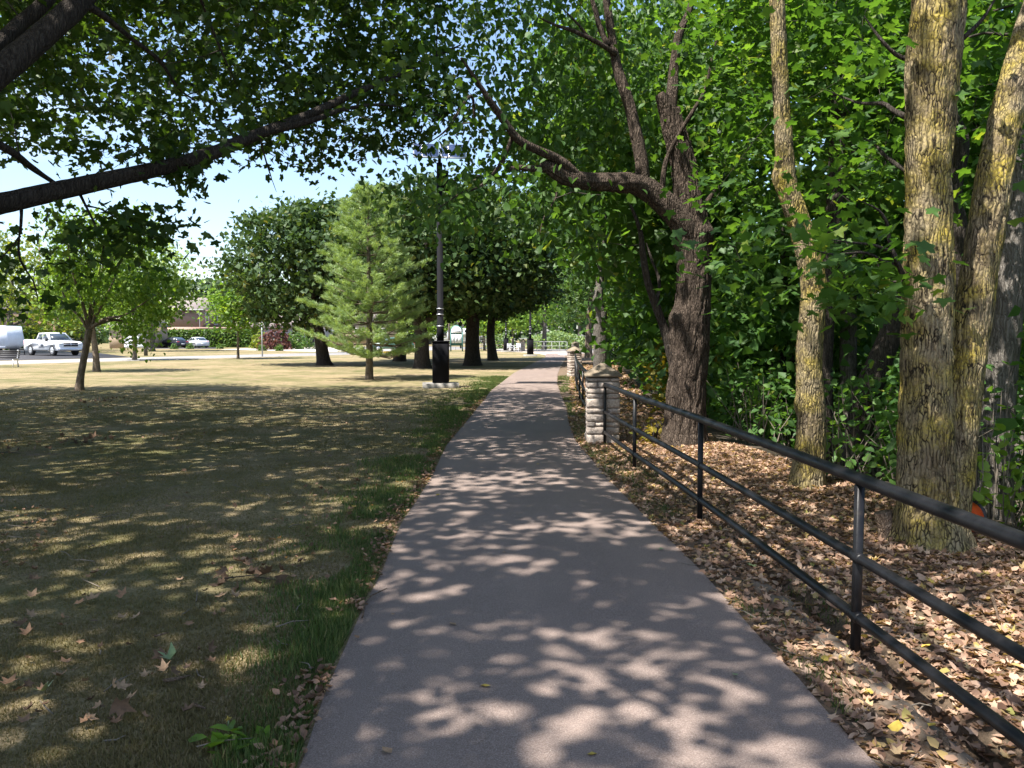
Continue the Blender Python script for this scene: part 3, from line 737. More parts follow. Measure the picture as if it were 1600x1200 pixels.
# ---- the slender crooked tree and the twin-stemmed tree inside the railing
def lichen_trees():
    rng = np.random.default_rng(44)
    g = gnd(1258, 778); d = float(g[1]); g[2] = vz(g[0], d)
    t = thing('slender_tree', 'slender crooked tree with pale lichen bark, kinked halfway up its trunk', 'tree', g)
    P = lambda x, y, dd=0: pix(x, y, d + dd)
    main = [P(1256, 786), P(1260, 752), P(1267, 690), P(1268, 640), P(1264, 570), P(1268, 500), P(1272, 450), P(1265, 405), P(1250, 350), P(1236, 310), P(1228, 285), P(1226, 245), P(1222, 180), P(1218, 90), P(1214, 0), P(1208, -120), P(1195, -300, .3), P(1180, -520, .8)]
    trunk_mesh('trunk', main, [.20, .160, .140, .136, .125, .127, .126, .118, .110, .105, .108, .092, .082, .078, .072, .06, .045, .01], M['bark_lichen'], t, n=80, step=.032, ridge=.009, rk=48, flare=.25, seed=14, lump=.04, bumps=[(1.02, 3.3, .035, .09), (3.35, 3.1, .03, .08)])
    Ls = [(np.array(main[10:]), [.1] * 8)]
    def limb(pts, rad, mat='bark_lichen', tt=t, LL=Ls, n=10, ridge=0):
        pts = np.array(pts); trunk_mesh('limb', pts, rad, M[mat], tt, n=n, step=.06, seed=len(LL), lump=.08, ridge=ridge); LL.append((pts, rad))
    limb([P(1212, -60), P(1150, -150, .3), P(1080, -260, .6)], [.05, .035, .01])
    limb([P(1208, -150), P(1290, -240, .5), P(1380, -330, 1)], [.05, .03, .01])
    limb([P(1200, -200), P(1240, -330, -.6), P(1260, -460, -1.2)], [.045, .03, .01])
    cent = [pix(rng.uniform(1090, 1330), rng.uniform(-300, 150), d + rng.uniform(.5, 3.0)) for _ in range(90)]
    cent += [np.array([g[0] + rng.uniform(-2, 4.5), d + rng.uniform(-1.5, 4), rng.uniform(6.0, 9.5)]) for _ in range(30)]
    twigs_and_leaves(Ls, cent, t, 22, 'maple', .105, M['maple_leaf'], spread=(.36, .36, .18), tilt=.4, droop=.45, seed=15, rad0=.006)

    g2 = gnd(1452, 872); d2 = float(g2[1]); g2[2] = vz(g2[0], d2)
    t2 = thing('twin_stemmed_tree', 'thick twin-stemmed tree with yellow lichen on furrowed bark, nearest behind the railing', 'tree', g2)
    Q = lambda x, y, dd=0: pix(x, y, d2 + dd)
    main = [Q(1452, 888), Q(1453, 845), Q(1450, 790), Q(1448, 700), Q(1447, 600), Q(1449, 500), Q(1450, 400), Q(1450, 300), Q(1450, 250), Q(1454, 180), Q(1460, 80), Q(1468, 0), Q(1472, -120, .1), Q(1480, -420, .3), Q(1470, -800, .8)]
    trunk_mesh('trunk', main, [.30, .245, .205, .195, .178, .178, .170, .150, .150, .165, .185, .175, .155, .11, .03], M['bark_lichen'], t2, n=120, step=.03, ridge=.022, rk=34, flare=.30, seed=17, lump=.04, bumps=[(3.0, 4.6, .03, .12)], stretch=.17)
    sec = [Q(1472, 835, .05), Q(1484, 780, .1), Q(1492, 720, .14), Q(1500, 640, .16), Q(1510, 560, .18), Q(1522, 480, .2), Q(1534, 400, .22), Q(1545, 330, .24), Q(1556, 260, .26), Q(1575, 170, .3), Q(1600, 75, .35), Q(1640, -60, .4), Q(1700, -300, .6)]
    trunk_mesh('second_stem', sec, [.16, .145, .135, .135, .13, .128, .125, .128, .125, .115, .11, .09, .03], M['bark_lichen'], t2, n=100, step=.03, ridge=.016, rk=36, flare=0, seed=19, lump=.04, bumps=[(3.4, 4.0, .03, .08)], stretch=.12)
    L2 = [(np.array(main[9:]), [.15] * 6), (np.array(sec[8:]), [.1] * 5)]
    def limb2(pts, rad, mat='bark_dark', n=8): limb(pts, rad, mat, t2, L2, n)
    limb2([Q(1432, 470, .05), Q(1415, 440, .0), Q(1398, 400, -.1), Q(1390, 380, -.1), Q(1386, 350, -.15), Q(1372, 328, -.2), Q(1340, 312, -.3)], [.03, .022, .018, .014, .011, .008, .003])
    limb2([Q(1392, 393, -.1), Q(1372, 385, -.15), Q(1352, 381, -.2), Q(1320, 378, -.3), Q(1285, 372, -.4)], [.014, .011, .009, .006, .002])
    limb2([Q(1402, 414, -.05), Q(1380, 408, -.1), Q(1352, 395, -.2), Q(1300, 397, -.4), Q(1262, 388, -.6)], [.014, .011, .009, .006, .002])
    limb2([Q(1420, 185, .1), Q(1395, 172, .2), Q(1380, 162, .3), Q(1340, 160, .5), Q(1290, 140, .8)], [.026, .02, .016, .011, .003])
    limb2([Q(1425, 95, .1), Q(1400, 85, .1), Q(1375, 60, .1), Q(1350, 25, .2)], [.022, .016, .012, .004])
    limb2([Q(1420, 270, .3), Q(1385, 245, .5), Q(1362, 222, .7), Q(1330, 212, 1)], [.02, .015, .01, .004])
    limb2([Q(1470, -150, .1), Q(1400, -330, .5), Q(1300, -520, 1)], [.09, .06, .02], 'bark_lichen', 12)
    limb2([Q(1475, -250, .1), Q(1560, -420, -.4), Q(1640, -640, -1)], [.08, .05, .02], 'bark_lichen', 12)
    limb2([Q(1505, 60, .3), Q(1535, 30, .3), Q(1560, -10, .3)], [.02, .014, .006])
    cent = []
    for _ in range(130):
        x = rng.uniform(1120, 1420); y = rng.uniform(-60, 330)
        cent.append(Q(x, y, rng.uniform(2.4, 4.2) if x < 1300 else rng.uniform(.4, 3.0)))
    for _ in range(22): cent.append(Q(rng.uniform(1300, 1378), rng.uniform(350, 480), rng.uniform(-.5, .5)))
    for _ in range(40): cent.append(Q(rng.uniform(1480, 1720), rng.uniform(-60, 330), rng.uniform(.9, 2.6)))
    for _ in range(8): cent.append(Q(rng.uniform(1110, 1190), rng.uniform(350, 430), rng.uniform(.5, 1.6)))
    cent += [np.array([g2[0] + rng.uniform(-1.2, 5), d2 + rng.uniform(-4, 5), rng.uniform(6.0, 10)]) for _ in range(40)]
    twigs_and_leaves(L2, cent, t2, 18, 'maple', .10, M['maple_leaf'], spread=(.30, .30, .12), tilt=.35, droop=.5, seed=20, rad0=.005)
lichen_trees()

# ---- trees standing deeper in the wood on the right
def woods():
    rng = np.random.default_rng(55)
    def stem(name, label, pts, rad, bark, n=20, ridge=.008, crown=None, ncl=60, leaf='maple_leaf', size=.17, nleaf=22, kind='star'):
        pts = np.array(pts); b = pts[0].copy()
        zb = wz(b[0], b[1]) if b[0] > fV(b[1]) else vz(b[0], b[1])
        pts = np.vstack([[b[0], b[1], zb - .15], pts[1:]])
        t = thing(name, label, 'tree', (b[0], b[1], zb))
        trunk_mesh('trunk', pts, rad, M[bark], t, n=n, step=.07, ridge=ridge, rk=26, seed=int(abs(b[0]) * 10), lump=.06, flare=.2)
        top = pts[-1]
        c = crown or (top + (0, 0, .5), (2.4, 2.4, 2.2))
        cent = ell(rng, ncl, c[0], c[1], 2.0)
        twigs_and_leaves([(pts[len(pts) // 2:], rad[len(pts) // 2:])], cent, t, nleaf, kind, size, M[leaf], spread=(.5, .5, .24), tilt=.8, droop=.45, seed=int(abs(b[1]) * 7) + 3)
        return t
    stem('woodland_tree', 'grey-barked leaning trunk at the right edge behind the twin-stemmed tree',
         [pix(1552, 790, 7.6), pix(1556, 700, 7.6), pix(1562, 600, 7.6), pix(1572, 500, 7.6), pix(1580, 420, 7.6), pix(1592, 300, 7.7), pix(1605, 150, 7.8), pix(1620, -100, 8)],
         [.17, .15, .14, .13, .12, .11, .10, .05], 'bark_grey', 40, .006, crown=((5.6, 8.6, 6.2), (2.2, 2.2, 2.4)), ncl=80)
    stem('woodland_tree', 'dark straight trunk directly behind the slender crooked tree',
         [pix(1286, 640, 11.5), pix(1287, 560, 11.5), pix(1292, 480, 11.5), pix(1300, 400, 11.5), pix(1304, 330, 11.5), pix(1310, 150, 11.6), pix(1315, -100, 11.8)],
         [.15, .125, .12, .115, .11, .1, .05], 'bark_dark', 30, .008, crown=((5.0, 12.4, 6.0), (2.4, 2.4, 2.6)), ncl=90)
    stem('woodland_tree', 'dark trunk leaning right between the slender and the twin-stemmed tree',
         [pix(1335, 680, 10.5), pix(1350, 630, 10.5), pix(1372, 570, 10.5), pix(1392, 520, 10.5), pix(1404, 470, 10.6), pix(1425, 380, 10.8), pix(1450, 200, 11)],
         [.19, .17, .15, .14, .13, .11, .06], 'bark_dark', 26, .008, crown=((6.4, 12, 5.2), (2.4, 2.2, 2.2)), ncl=80)
    stem('woodland_tree', 'tall thin trunk rising into sky gap left of the twin-stemmed tree',
         [pix(1330, 560, 14.5), pix(1326, 400, 14.5), pix(1330, 260, 14.5), pix(1334, 170, 14.5), pix(1344, 90, 14.6), pix(1365, 0, 14.8), pix(1385, -120, 15)],
         [.16, .14, .13, .125, .11, .09, .04], 'bark_grey', 18, .006, crown=((7.2, 15.2, 9.0), (2.6, 2.6, 2.4)), ncl=80)
    stem('woodland_tree', 'dark bent trunk between the two stems of the lichen tree',
         [pix(1500, 560, 9.8), pix(1498, 420, 9.8), pix(1488, 300, 9.8), pix(1500, 220, 9.8), pix(1475, 160, 9.9), pix(1470, 60, 10), pix(1480, -80, 10.2)],
         [.15, .13, .11, .1, .09, .08, .04], 'bark_dark', 18, .006, crown=((6.4, 10.6, 6.6), (2.2, 2.0, 2.2)), ncl=70)
    stem('woodland_tree', 'pale twisted double trunk beside the path just beyond the first pillar',
         [pix(937, 575, 24), pix(938, 540, 24), pix(936, 515, 24), pix(940, 490, 24), pix(934, 470, 24), pix(938, 430, 24.2), pix(945, 330, 24.5)],
         [.24, .2, .18, .16, .15, .12, .06], 'bark_grey', 18, .006, crown=((3.6, 25.2, 5.4), (2.6, 2.8, 2.6)), ncl=130, leaf='under_leaf', size=.19)
    stem('woodland_tree', 'slim brown trunk in sun far down the path beyond the dark post',
         [pix(920, 552, 60), pix(919, 535, 60), pix(920, 515, 60), pix(921, 490, 60), pix(924, 450, 60)],
         [.3, .26, .24, .2, .1], 'bark_young', 12, 0, crown=((6.0, 61, 6.0), (3.6, 3.6, 3.4)), ncl=150, leaf='far_leaf', size=.26)
    # leafy trees that close the wood behind
    spots = [(5.2, 15.5, 4.8), (4.4, 19.0, 5.4), (5.8, 22.5, 7.0), (6.0, 28.5, 7.5), (7.4, 35, 8.5), (8.2, 43, 9), (9.6, 52, 10), (11.2, 63, 10.5), (9.0, 17.5, 8), (11.0, 12, 7.5), (8.6, 9.2, 6.8), (13, 21, 9.5), (12.5, 30, 10), (16, 16, 9), (16, 40, 11), (18, 26, 11), (7.0, 6.0, 6.0)]
    for i, (x, y, h) in enumerate(spots):
        r = h * .36
        gen_tree('woodland_tree', 'leafy green maple deep in the wood behind the railing', (x, y, wz(x, y)), h * .92, .10 + h * .012,
                 [((0, 0, h * .60), (r, r, h * .40)), ((-r * .35, -r * .3, h * .34), (r * .8, r * .8, h * .22))], int(70 + h * 10), 26, 'star' if y < 25 else 'rhomb', .20 if y < 25 else .26,
                 M['maple_leaf' if i % 3 else 'under_leaf'], M['bark_dark'], 200 + i, group='woodland trees behind the railing', spread=(.55, .55, .26), nlimb=4, trunk_n=10, holes=.2, tilt=.9, droop=.45, crown_low=.6)
    for i, (x, y, h, r, lab) in enumerate([(3.9, 18.2, 9.5, 3.0, 'tall leafy tree right behind the forked tree, overhanging the path'), (4.9, 25.5, 11.5, 3.6, 'tall leafy tree leaning over the path past the first pillar'), (6.2, 34.5, 13.5, 4.2, 'tall leafy tree above the second stone pillar'), (7.6, 44, 14.5, 4.6, 'tall leafy tree over the far stretch of railing'), (8.2, 14.2, 11, 3.4, 'tall leafy tree between the forked and the slender tree')]):
        gen_tree('woodland_tree', lab, (x, y, wz(x, y)), h * .9, .2, [((-r * .35, 0, h * .66), (r, r, h * .33))], 230, 24, 'star', .21 + .003 * y, M['linden_leaf' if i % 2 == 0 else 'maple_leaf'], M['bark_dark'], 260 + i, spread=(.55, .55, .3), nlimb=6, trunk_n=12, tilt=.95, droop=.5, shell=2.4, crown_low=2.5)
    gen_tree('woodland_tree', 'bright yellow-green tree catching sun high in the wood', (10.6, 21, wz(10.6, 21)), 9, .2, [((0, 0, 8), (2, 2, 2.2))], 90, 26, 'star', .22, M['young_leaf'], M['bark_dark'], 241, nlimb=4, trunk_n=10)
woods()

# undergrowth: one uncountable mass of seedlings, vines and low bushes along the edge of the wood
def undergrowth():
    rng = np.random.default_rng(66)
    P = []; Vv = []; SV = []; SF = []; off = 0
    def clump(x, y, h, r, n):
        nonlocal off
        z0 = wz(x, y) if x > fV(y) else vz(x, y)
        k = 2 + int(h * 2)
        for _ in range(k):
            tip = np.array([x + rng.normal() * r * .6, y + rng.normal() * r * .6, z0 + h * rng.uniform(.6, 1)])
            pts = np.array([[x + rng.normal() * .1, y + rng.normal() * .1, z0 - .05], [(x + tip[0]) / 2 + rng.normal() * .06, (y + tip[1]) / 2, z0 + h * .45], tip])
            v, f = tube(pts, [.012, .008, .003], 4, cap=False); SV.append(v); SF.append(f + off); off += len(v)
        u = rng.random(n)
        zz = z0 + h * np.clip(.12 + .88 * u ** .8, 0, 1)
        rr = r * (1.05 - .55 * (u - .4) ** 2)
        a = rng.uniform(0, 6.283, n); q = np.sqrt(rng.random(n)) * rr
        P.append(np.stack([x + q * np.cos(a), y + q * np.sin(a), zz], 1)); Vv.append(np.clip(rng.random(n) * .7 + .1 + rng.uniform(-.15, .25), 0, 1))
    for i in range(330):
        y = rng.uniform(0, 1) ** 1.6 * 46 + 3.2
        off_ = rng.uniform(.25, 1) ** 1.5 * 5.5 - (.1 if y > 9 else 0)
        x = fV(y) + off_ + .15
        if y < 7 and off_ < .5: continue
        h = min(.35 + .32 * off_ + rng.uniform(0, .8), 2.6)
        clump(x, y, h, rng.uniform(.35, .75), int(70 * (.6 + h * .5) * (1 if y < 16 else .7)))
    P = np.concatenate(P); Vv = np.concatenate(Vv)
    near = P[:, 1] < 14
    V1, F1, v1 = leaf_arrays(P[near], .115, 'ovate', .5, .4, Vv[near], rng)
    V2, F2, v2 = leaf_arrays(P[~near], .19, 'star', .5, .4, Vv[~near], rng)
    o = mk('undergrowth', np.vstack([V1, V2]), np.vstack([F1, F2 + len(V1)]), M['under_leaf'], var=np.concatenate([v1, v2]))
    o['kind'] = 'stuff'; o['label'] = 'dense green undergrowth of seedlings and vines behind the railing'; o['category'] = 'undergrowth'
    o2 = mk('undergrowth_stems', np.concatenate(SV), np.concatenate(SF), M['twig_pale'], o)
undergrowth()

# ------------------------------------------------------------------ trees on the lawn
def lawn_trees():
    G = 'dark maples on the lawn'
    def maple(px, py, label, h, tr, crowns, ncl, seed, lean=(0, 0), **kw):
        b = gnd(px, py)
        return gen_tree('maple_tree', label, b, h, tr, crowns, int(ncl * 1.7), 22, 'star', .27, M['norway_leaf'], M['bark_dark'], seed, lean=lean, group=G, spread=(.55, .55, .22), nlimb=9, shell=4.5, tilt=.9, droop=.45, trunk_n=18, ridge=.012, step=.18, flare=.45, crown_low=2.0, **kw)
    maple(507, 571, 'broad dark maple with a leaning trunk, leftmost of the lawn maples', 7.6, .34, [((-1.0, 0, 5.4), (4.6, 4.2, 3.6)), ((.8, .5, 6.8), (3.4, 3.4, 2.6))], 430, 301, (-1.2, .4))
    maple(659, 576, 'dark maple with a thick straight trunk behind the white pine', 7.6, .36, [((0, .6, 6.0), (4.3, 4.0, 3.6)), ((1.8, 0, 4.6), (2.6, 2.8, 1.8))], 430, 302, (.1, .2))
    maple(738, 571.5, 'dark maple with a trunk forking low into a wide Y', 8.0, .40, [((.3, .5, 6.4), (4.4, 4.2, 3.8)), ((-.6, -1, 4.6), (2.6, 2.4, 1.6))], 430, 303, (.5, .2))
    maple(770, 563, 'slim straight-trunked dark maple between the Y-forked maple and the path', 9.2, .30, [((.4, 0, 7.0), (4.2, 4.2, 4.2)), ((2.2, 0, 5.4), (2.6, 2.6, 2.0))], 400, 304)
    maple(624, 565, 'dark maple mostly hidden behind the white pine', 8.6, .34, [((0, 0, 6.8), (4.4, 4.2, 4.0))], 300, 305)
    # white pine
    rng = np.random.default_rng(77)
    b = gnd(577, 593); H = 7.3
    t = thing('pine_tree', 'young white pine with soft pale green needles on the sunny lawn', 'tree', b)
    tp = np.array([b + (0, 0, -.1), b + (.02, 0, 1.2), b + (.05, 0, 3.2), b + (.02, 0, 5.2), b + (.05, .02, H)])
    trunk_mesh('trunk', tp, [.15, .125, .10, .06, .012], M['bark_young'], t, n=14, step=.12, flare=.2, seed=5)
    NV = []; tuft = []; BV = []; BF = []; off = 0
    z = .95
    while z < H - .2:
        f = (z - .95) / (H - .95); L = (2.35 * (1 - f) ** .75 + .18) * (.75 if z < 1.3 else 1)
        nb = int(6 + 3 * (1 - f)); a0 = rng.uniform(0, 6.28)
        for k in range(nb):
            a = a0 + k * 6.283 / nb + rng.normal() * .16; l = L * rng.uniform(.72, 1.15)
            dr = np.array([math.cos(a), math.sin(a), 0]); s = b + np.array([.04, 0, z])
            rise = (.12 + .5 * f) * l
            e = s + dr * l + np.array([0, 0, rise + rng.normal() * .12]); m = (s + e) / 2 - np.array([0, 0, .10 * l])
            v, fc = tube(np.array([s, m, e]), [.028 * (1 - f) + .008, .016 * (1 - f) + .006, .004], 5, cap=False); BV.append(v); BF.append(fc + off); off += len(v)
            for q in np.concatenate([np.linspace(.35, .97, int(3 + l * 3.2)), [1.0]]):
                c = s * (1 - q) ** 2 + 2 * m * q * (1 - q) + e * q * q
                sd = np.cross(dr, (0, 0, 1)) * (rng.choice([-1, 1]) if q < 1 else 0) + dr * .7 + np.array([0, 0, rng.uniform(.15, .55)])
                sd = nrm(sd); bl = .42 * l ** .5 * (1.15 - .6 * q) * rng.uniform(.6, 1.2)
                for w in np.linspace(.15, 1, 7):
                    tuft.append(np.concatenate([c + sd * bl * w + rng.normal(size=3) * .018, nrm(sd + (0, 0, .25))]))
        z += .30 + .10 * (1 - f)
    tuft += [np.concatenate([b + (.05 + rng.normal() * .05, rng.normal() * .05, H - rng.uniform(0, .9)), nrm(np.array([rng.normal() * .4, rng.normal() * .4, 1]))]) for _ in range(40)]
    T = np.array(tuft); nn = 15
    P = np.repeat(T[:, :3], nn, 0) + rng.normal(size=(len(T) * nn, 3)) * .03; D = nrm(np.repeat(T[:, 3:], nn, 0) + rng.normal(size=(len(T) * nn, 3)) * .42)
    W = nrm(np.cross(D, rng.normal(size=D.shape))) * .0085; Ln = rng.uniform(.10, .17, (len(P), 1))
    V = np.stack([P - W, P + W, P + D * Ln], 1).reshape(-1, 3); F = np.arange(len(V)).reshape(-1, 3)
    vv = np.repeat(np.clip(np.repeat(rng.random(len(T)), nn) * .6 + rng.random(len(P)) * .4, 0, 1), 3)
    mk('branches', np.concatenate(BV), np.concatenate(BF), M['bark_young'], t, smooth=True)['kind'] = 'stuff'
    mk('crown', V, F, M['needle'], t, var=vv)['kind'] = 'stuff'

    # young trees on the left
    def young(px, py, label, h, tr, crowns, ncl, seed, leaf='young_leaf', kind='ovate', size=.16, **kw):
        return gen_tree('young_tree', label, gnd(px, py), h, tr, crowns, ncl, 20, kind, size, M[leaf], M['bark_young'], seed, group='young trees along the street side', twigmat=M['twig_pale'], crown_low=kw.pop('low', 1.5), **kw)
    # the nearest one is multi-stemmed
    b = gnd(125, 611); d = float(b[1]); rng = np.random.default_rng(88)
    t = thing('young_tree', 'young multi-stemmed tree with bright green leaves and rough trunk, nearest on the left lawn', 'tree', b, 'young trees along the street side')
    P = lambda x, y, dd=0: pix(x, y, d + dd)
    trunk_mesh('trunk', [P(124, 614), P(126, 590), P(131, 560), P(136, 535), P(139, 515)], [.125, .10, .095, .10, .095], M['bark_young'], t, n=20, step=.06, ridge=.01, rk=24, flare=.25, seed=9)
    Ls = []
    for pts in ([P(139, 518), P(140, 490), P(143, 455, .1), P(138, 400, .2), P(135, 350, .3)], [P(140, 515), P(152, 490), P(163, 470, -.2), P(185, 420, -.3), P(200, 370, -.4)], [P(138, 515), P(125, 495), P(108, 478, .2), P(92, 440, .4), P(85, 400, .5)],
                [P(142, 512), P(165, 498, -.2), P(195, 492, -.3), P(230, 470, -.4), P(260, 450, -.5)], [P(139, 510), P(148, 470, .3), P(160, 420, .6), P(165, 360, .9)], [P(138, 508), P(128, 470, -.3), P(112, 420, -.6), P(105, 370, -.8)], [P(142, 510), P(175, 500, .2), P(200, 505, .4), P(222, 515, .6)]):
        r = [.06, .045, .032, .02, .008][:len(pts)]
        trunk_mesh('stem', pts, r, M['bark_young'], t, n=8, step=.12, seed=len(Ls) + 3); Ls.append((np.array(pts), r))
    cent = [P(rng.uniform(80, 240), rng.uniform(335, 470), rng.uniform(-1.6, 1.8)) for _ in range(190)] + [P(rng.uniform(195, 285), rng.uniform(420, 500), rng.uniform(-1.2, 1.2)) for _ in range(70)] + [P(rng.uniform(190, 240), rng.uniform(495, 535), rng.uniform(-.6, .8)) for _ in range(16)] + [P(rng.uniform(70, 130), rng.uniform(465, 500), rng.uniform(-.8, 1)) for _ in range(10)]
    twigs_and_leaves(Ls, cent, t, 24, 'ovate', .14, M['young_leaf'], spread=(.28, .28, .22), tilt=.7, droop=.9, seed=91, twigmat=M['twig_pale'], rad0=.006)
    young(151, 581, 'young tree with a plain grey trunk, second from the left', 4.6, .14, [((-.2, 0, 3.9), (2.3, 2.0, 1.8))], 190, 402, size=.19)
    young(210, 563, 'young tree with a low spreading crown near the sidewalk', 4.4, .13, [((.2, 0, 3.5), (2.6, 2.2, 1.8))], 190, 403, size=.22)
    young(372, 561, 'small round-crowned street tree in front of the clipped hedge', 6.0, .09, [((0, 0, 4.0), (2.15, 2.0, 2.3))], 240, 404, kind='star', size=.22, leaf='young_leaf', low=1.9)
lawn_trees()

def background_trees():
    G = None
    def bt(px, py, label, h, r, seed, leaf='far_leaf', ncl=150, size=.4, low=1.2, nm='background_tree', tr=.25, kind='rhomb'):
        return gen_tree(nm, label, gnd(px, py), h * .9, tr, [((0, 0, h * .58), (r, r, h * .42))], ncl, 18, kind, size, M[leaf], M['bark_grey'], seed, spread=(.9, .9, .5), nlimb=4, trunk_n=8, shell=3, crown_low=low, step=.5, tilt=1.1)
    bt(20, 552, 'yellow-green tree behind the white trailer at the left edge', 12, 5.0, 501, 'locust_leaf', 190, .34)
    bt(-70, 551, 'tall green tree past the left edge beside the driveway', 12, 5.0, 502, 'far_leaf', 150, .4)
    bt(95, 549, 'loose green tree behind the white pickup', 8.5, 4.2, 503, 'locust_leaf', 160, .32)
    bt(128, 546, 'dark low evergreen beside the garage', 4.4, 2.6, 504, 'norway_leaf', 90, .34, .3)
    bt(238, 549, 'blue-green feathery tree in front of the brown house', 13.5, 4.6, 505, 'needle', 170, .4, 3.4)
    bt(262, 535, 'tree rising behind the roof of the brown house', 9.5, 6, 506, 'far_leaf', 110, .7)
    bt(345, 534, 'rounded tree behind the right end of the brown house', 12, 6.5, 507, 'far_leaf', 130, .7)
    bt(395, 538, 'tall far tree right of the street tree', 10.5, 5.5, 508, 'far_leaf', 130, .6)
    bt(460, 537, 'far tree showing below the leftmost lawn maple', 8.5, 5.5, 509, 'far_leaf', 120, .6)
    bt(540, 537.5, 'far tree left of the white pine trunk', 12.5, 6, 510, 'far_leaf', 130, .6)
    bt(600, 537, 'far tree behind the pine, over the parked green car', 12, 6, 511, 'locust_leaf', 130, .6)
    bt(672, 538, 'bright lime-green far tree between the maple trunks', 6.4, 3.6, 512, 'young_leaf', 110, .5, 1.6)
    bt(700, 533.5, 'pale grey-green far tree above the notice board', 21, 11, 513, 'pale_leaf', 180, 1.0, 4)
    bt(762, 535, 'dark far tree behind the slim maple', 14, 7, 514, 'far_leaf', 140, .7)
    bt(757, 548.2, 'small lime-green tree beside the far railing', 6.2, 2.4, 515, 'young_leaf', 110, .34, 2.0, tr=.12)
    bt(800, 549, 'small sunlit tree with white chairs around it', 6.6, 2.9, 516, 'young_leaf', 130, .34, 2.6, tr=.12)
    bt(830, 538, 'green tree behind the far stone pillars', 16, 7.5, 517, 'far_leaf', 150, .6)
    bt(872, 540, 'green tree where the path bends out of sight', 15, 6.5, 518, 'maple_leaf', 170, .5)
    bt(905, 543, 'sunlit tree beyond the far end of the path', 13, 5.5, 519, 'far_leaf', 170, .45)
    bt(850, 547.5, 'overhanging green tree right above the far end of path', 13, 4.2, 520, 'maple_leaf', 150, .4, 4.2)
    bt(655, 533, 'far dark tree behind the thick-trunked maple', 16, 9, 521, 'far_leaf', 130, .9)
    # distant belt of woodland closing the view
    rng = np.random.default_rng(530)
    n = 17000; x = rng.uniform(-150, 90, n); yb = 168 + 14 * vnoise(np.stack([x * .05, x * 0, x * 0], 1), 3) + rng.uniform(0, 8, n)
    top = 9 + 7 * vnoise(np.stack([x * .09, x * 0 + 4, x * 0], 1), 5) + 3 * vnoise(np.stack([x * .35, x * 0 + 9, x * 0], 1), 6)
    P = np.stack([x, yb, top * rng.random(n) ** .7], 1)
    V, F, v = leaf_arrays(P, 1.5, 'rhomb', .6, .2, np.clip(.5 * rng.random(n) + .5 * vnoise(P * .25, 8), 0, 1), rng, up=(0, -.8, .6))
    o = mk('far_wood', V, F, M['norway_leaf'], var=v); o['kind'] = 'stuff'; o['label'] = 'distant belt of trees closing the horizon beyond the street'; o['category'] = 'wood'
    # round bushes
    def bush(nm, label, c, r, h, n, leaf, size, seed, cat='bush', kind='star', stems=True):
        rng = np.random.default_rng(seed)
        b = np.array(c, float)
        t = thing(nm, label, cat, b)
        if stems:
            mb = MB()
            for k in range(7):
                a = rng.uniform(0, 6.28); e = b + (math.cos(a) * r * .5, math.sin(a) * r * .5, h * .7)
                mb.tube([b + (0, 0, -.05), (b + e) / 2 + (0, 0, h * .1), e], [.03, .02, .006], 5)
            mb.build('stems', M['twig'], t, local=False)
        d = nrm(rng.normal(size=(n, 3))); d[:, 2] = np.abs(d[:, 2]); q = rng.random(n) ** .3
        lump = .8 + .4 * vnoise(d * 2.2 + seed, 3)
        P = b + d * (q * lump)[:, None] * np.array([r, r, h])
        V, F, v = leaf_arrays(P, size, kind, .8, .2, None, rng)
        mk('foliage', V, F, M[leaf], t, var=v); return t
    bush('red_bush', 'round dark red bush beyond the street', gnd(432, 546.5), 2.0, 2.9, 900, 'red_leaf', .34, 601)
    bush('bush', 'light green bush right of the dark red bush', gnd(462, 545.8), 2.4, 2.6, 800, 'hedge_leaf', .34, 602)
    bush('bush', 'yellow-green bush at the end of the clipped hedge', gnd(404, 545), 1.3, 2.4, 500, 'locust_leaf', .3, 603)
    bush('pale_bush', 'wide pale green bush behind the far railing', gnd(870, 545.0), 4.4, 2.5, 2600, 'pale_leaf', .3, 604)
    bush('pale_bush', 'small pale bush left of the tall far lamp', gnd(782, 544.5), 2.0, 2.2, 700, 'pale_leaf', .3, 605)
    bush('bush', 'leafy bush against the wood beyond the second pillar', (6.4, 45, wz(6.4, 45)), 1.5, 1.7, 900, 'under_leaf', .22, 606)
    bush('yellow_bush', 'yellow-leaved bush behind the first stone pillar', (2.95 * 17 / 13.2, 17.2, wz(3.8, 17.2)), .95, 2.5, 900, 'yellow_leaf', .14, 607, kind='ovate')
    bush('yellow_plant', 'small yellow-green plant at the foot of the forked tree', (2.1, 11.9, vz(2.1, 11.9)), .3, .45, 90, 'yellow_leaf', .09, 608, kind='ovate')
    for i, (px, py, lab) in enumerate([(272, 545.6, 'small round shrub in front of the black sedan'), (297, 545.4, 'small round shrub between the two parked cars'), (344, 545.2, 'small round shrub right of the silver car'), (409, 548.2, 'small round shrub by the thin grey pole'), (436, 548.5, 'small round shrub in front of the dark red bush')]):
        bush('round_shrub', lab, gnd(px, py), .5, .75, 260, 'hedge_leaf', .16, 620 + i, cat='shrub')['group'] = 'small round shrubs by the street'
    # two clipped hedges
    def hedge(label, a, b_, h, th, n, seed):
        rng = np.random.default_rng(seed); a = np.array(a); b_ = np.array(b_); L = np.linalg.norm(b_ - a); u = (b_ - a) / L; w = np.array([-u[1], u[0], 0])
        t = thing('hedge', label, 'hedge', (a + b_) / 2)
        mb = MB(); mid = (a + b_) / 2; mb.box((mid[0], mid[1], h * .46), (L * .985, th * .7, h * .9), rz=math.atan2(u[1], u[0])); mb.build('inner_branches', M['twig'], t, local=False)
        q = rng.random((n, 3)); s = rng.random(n)
        side = np.where(s < .62, -1, 1) * th / 2
        P = a + u * (q[:, :1] * L) + w * side[:, None] * 1.0 + np.array([0, 0, 1]) * (q[:, 1:2] * h)
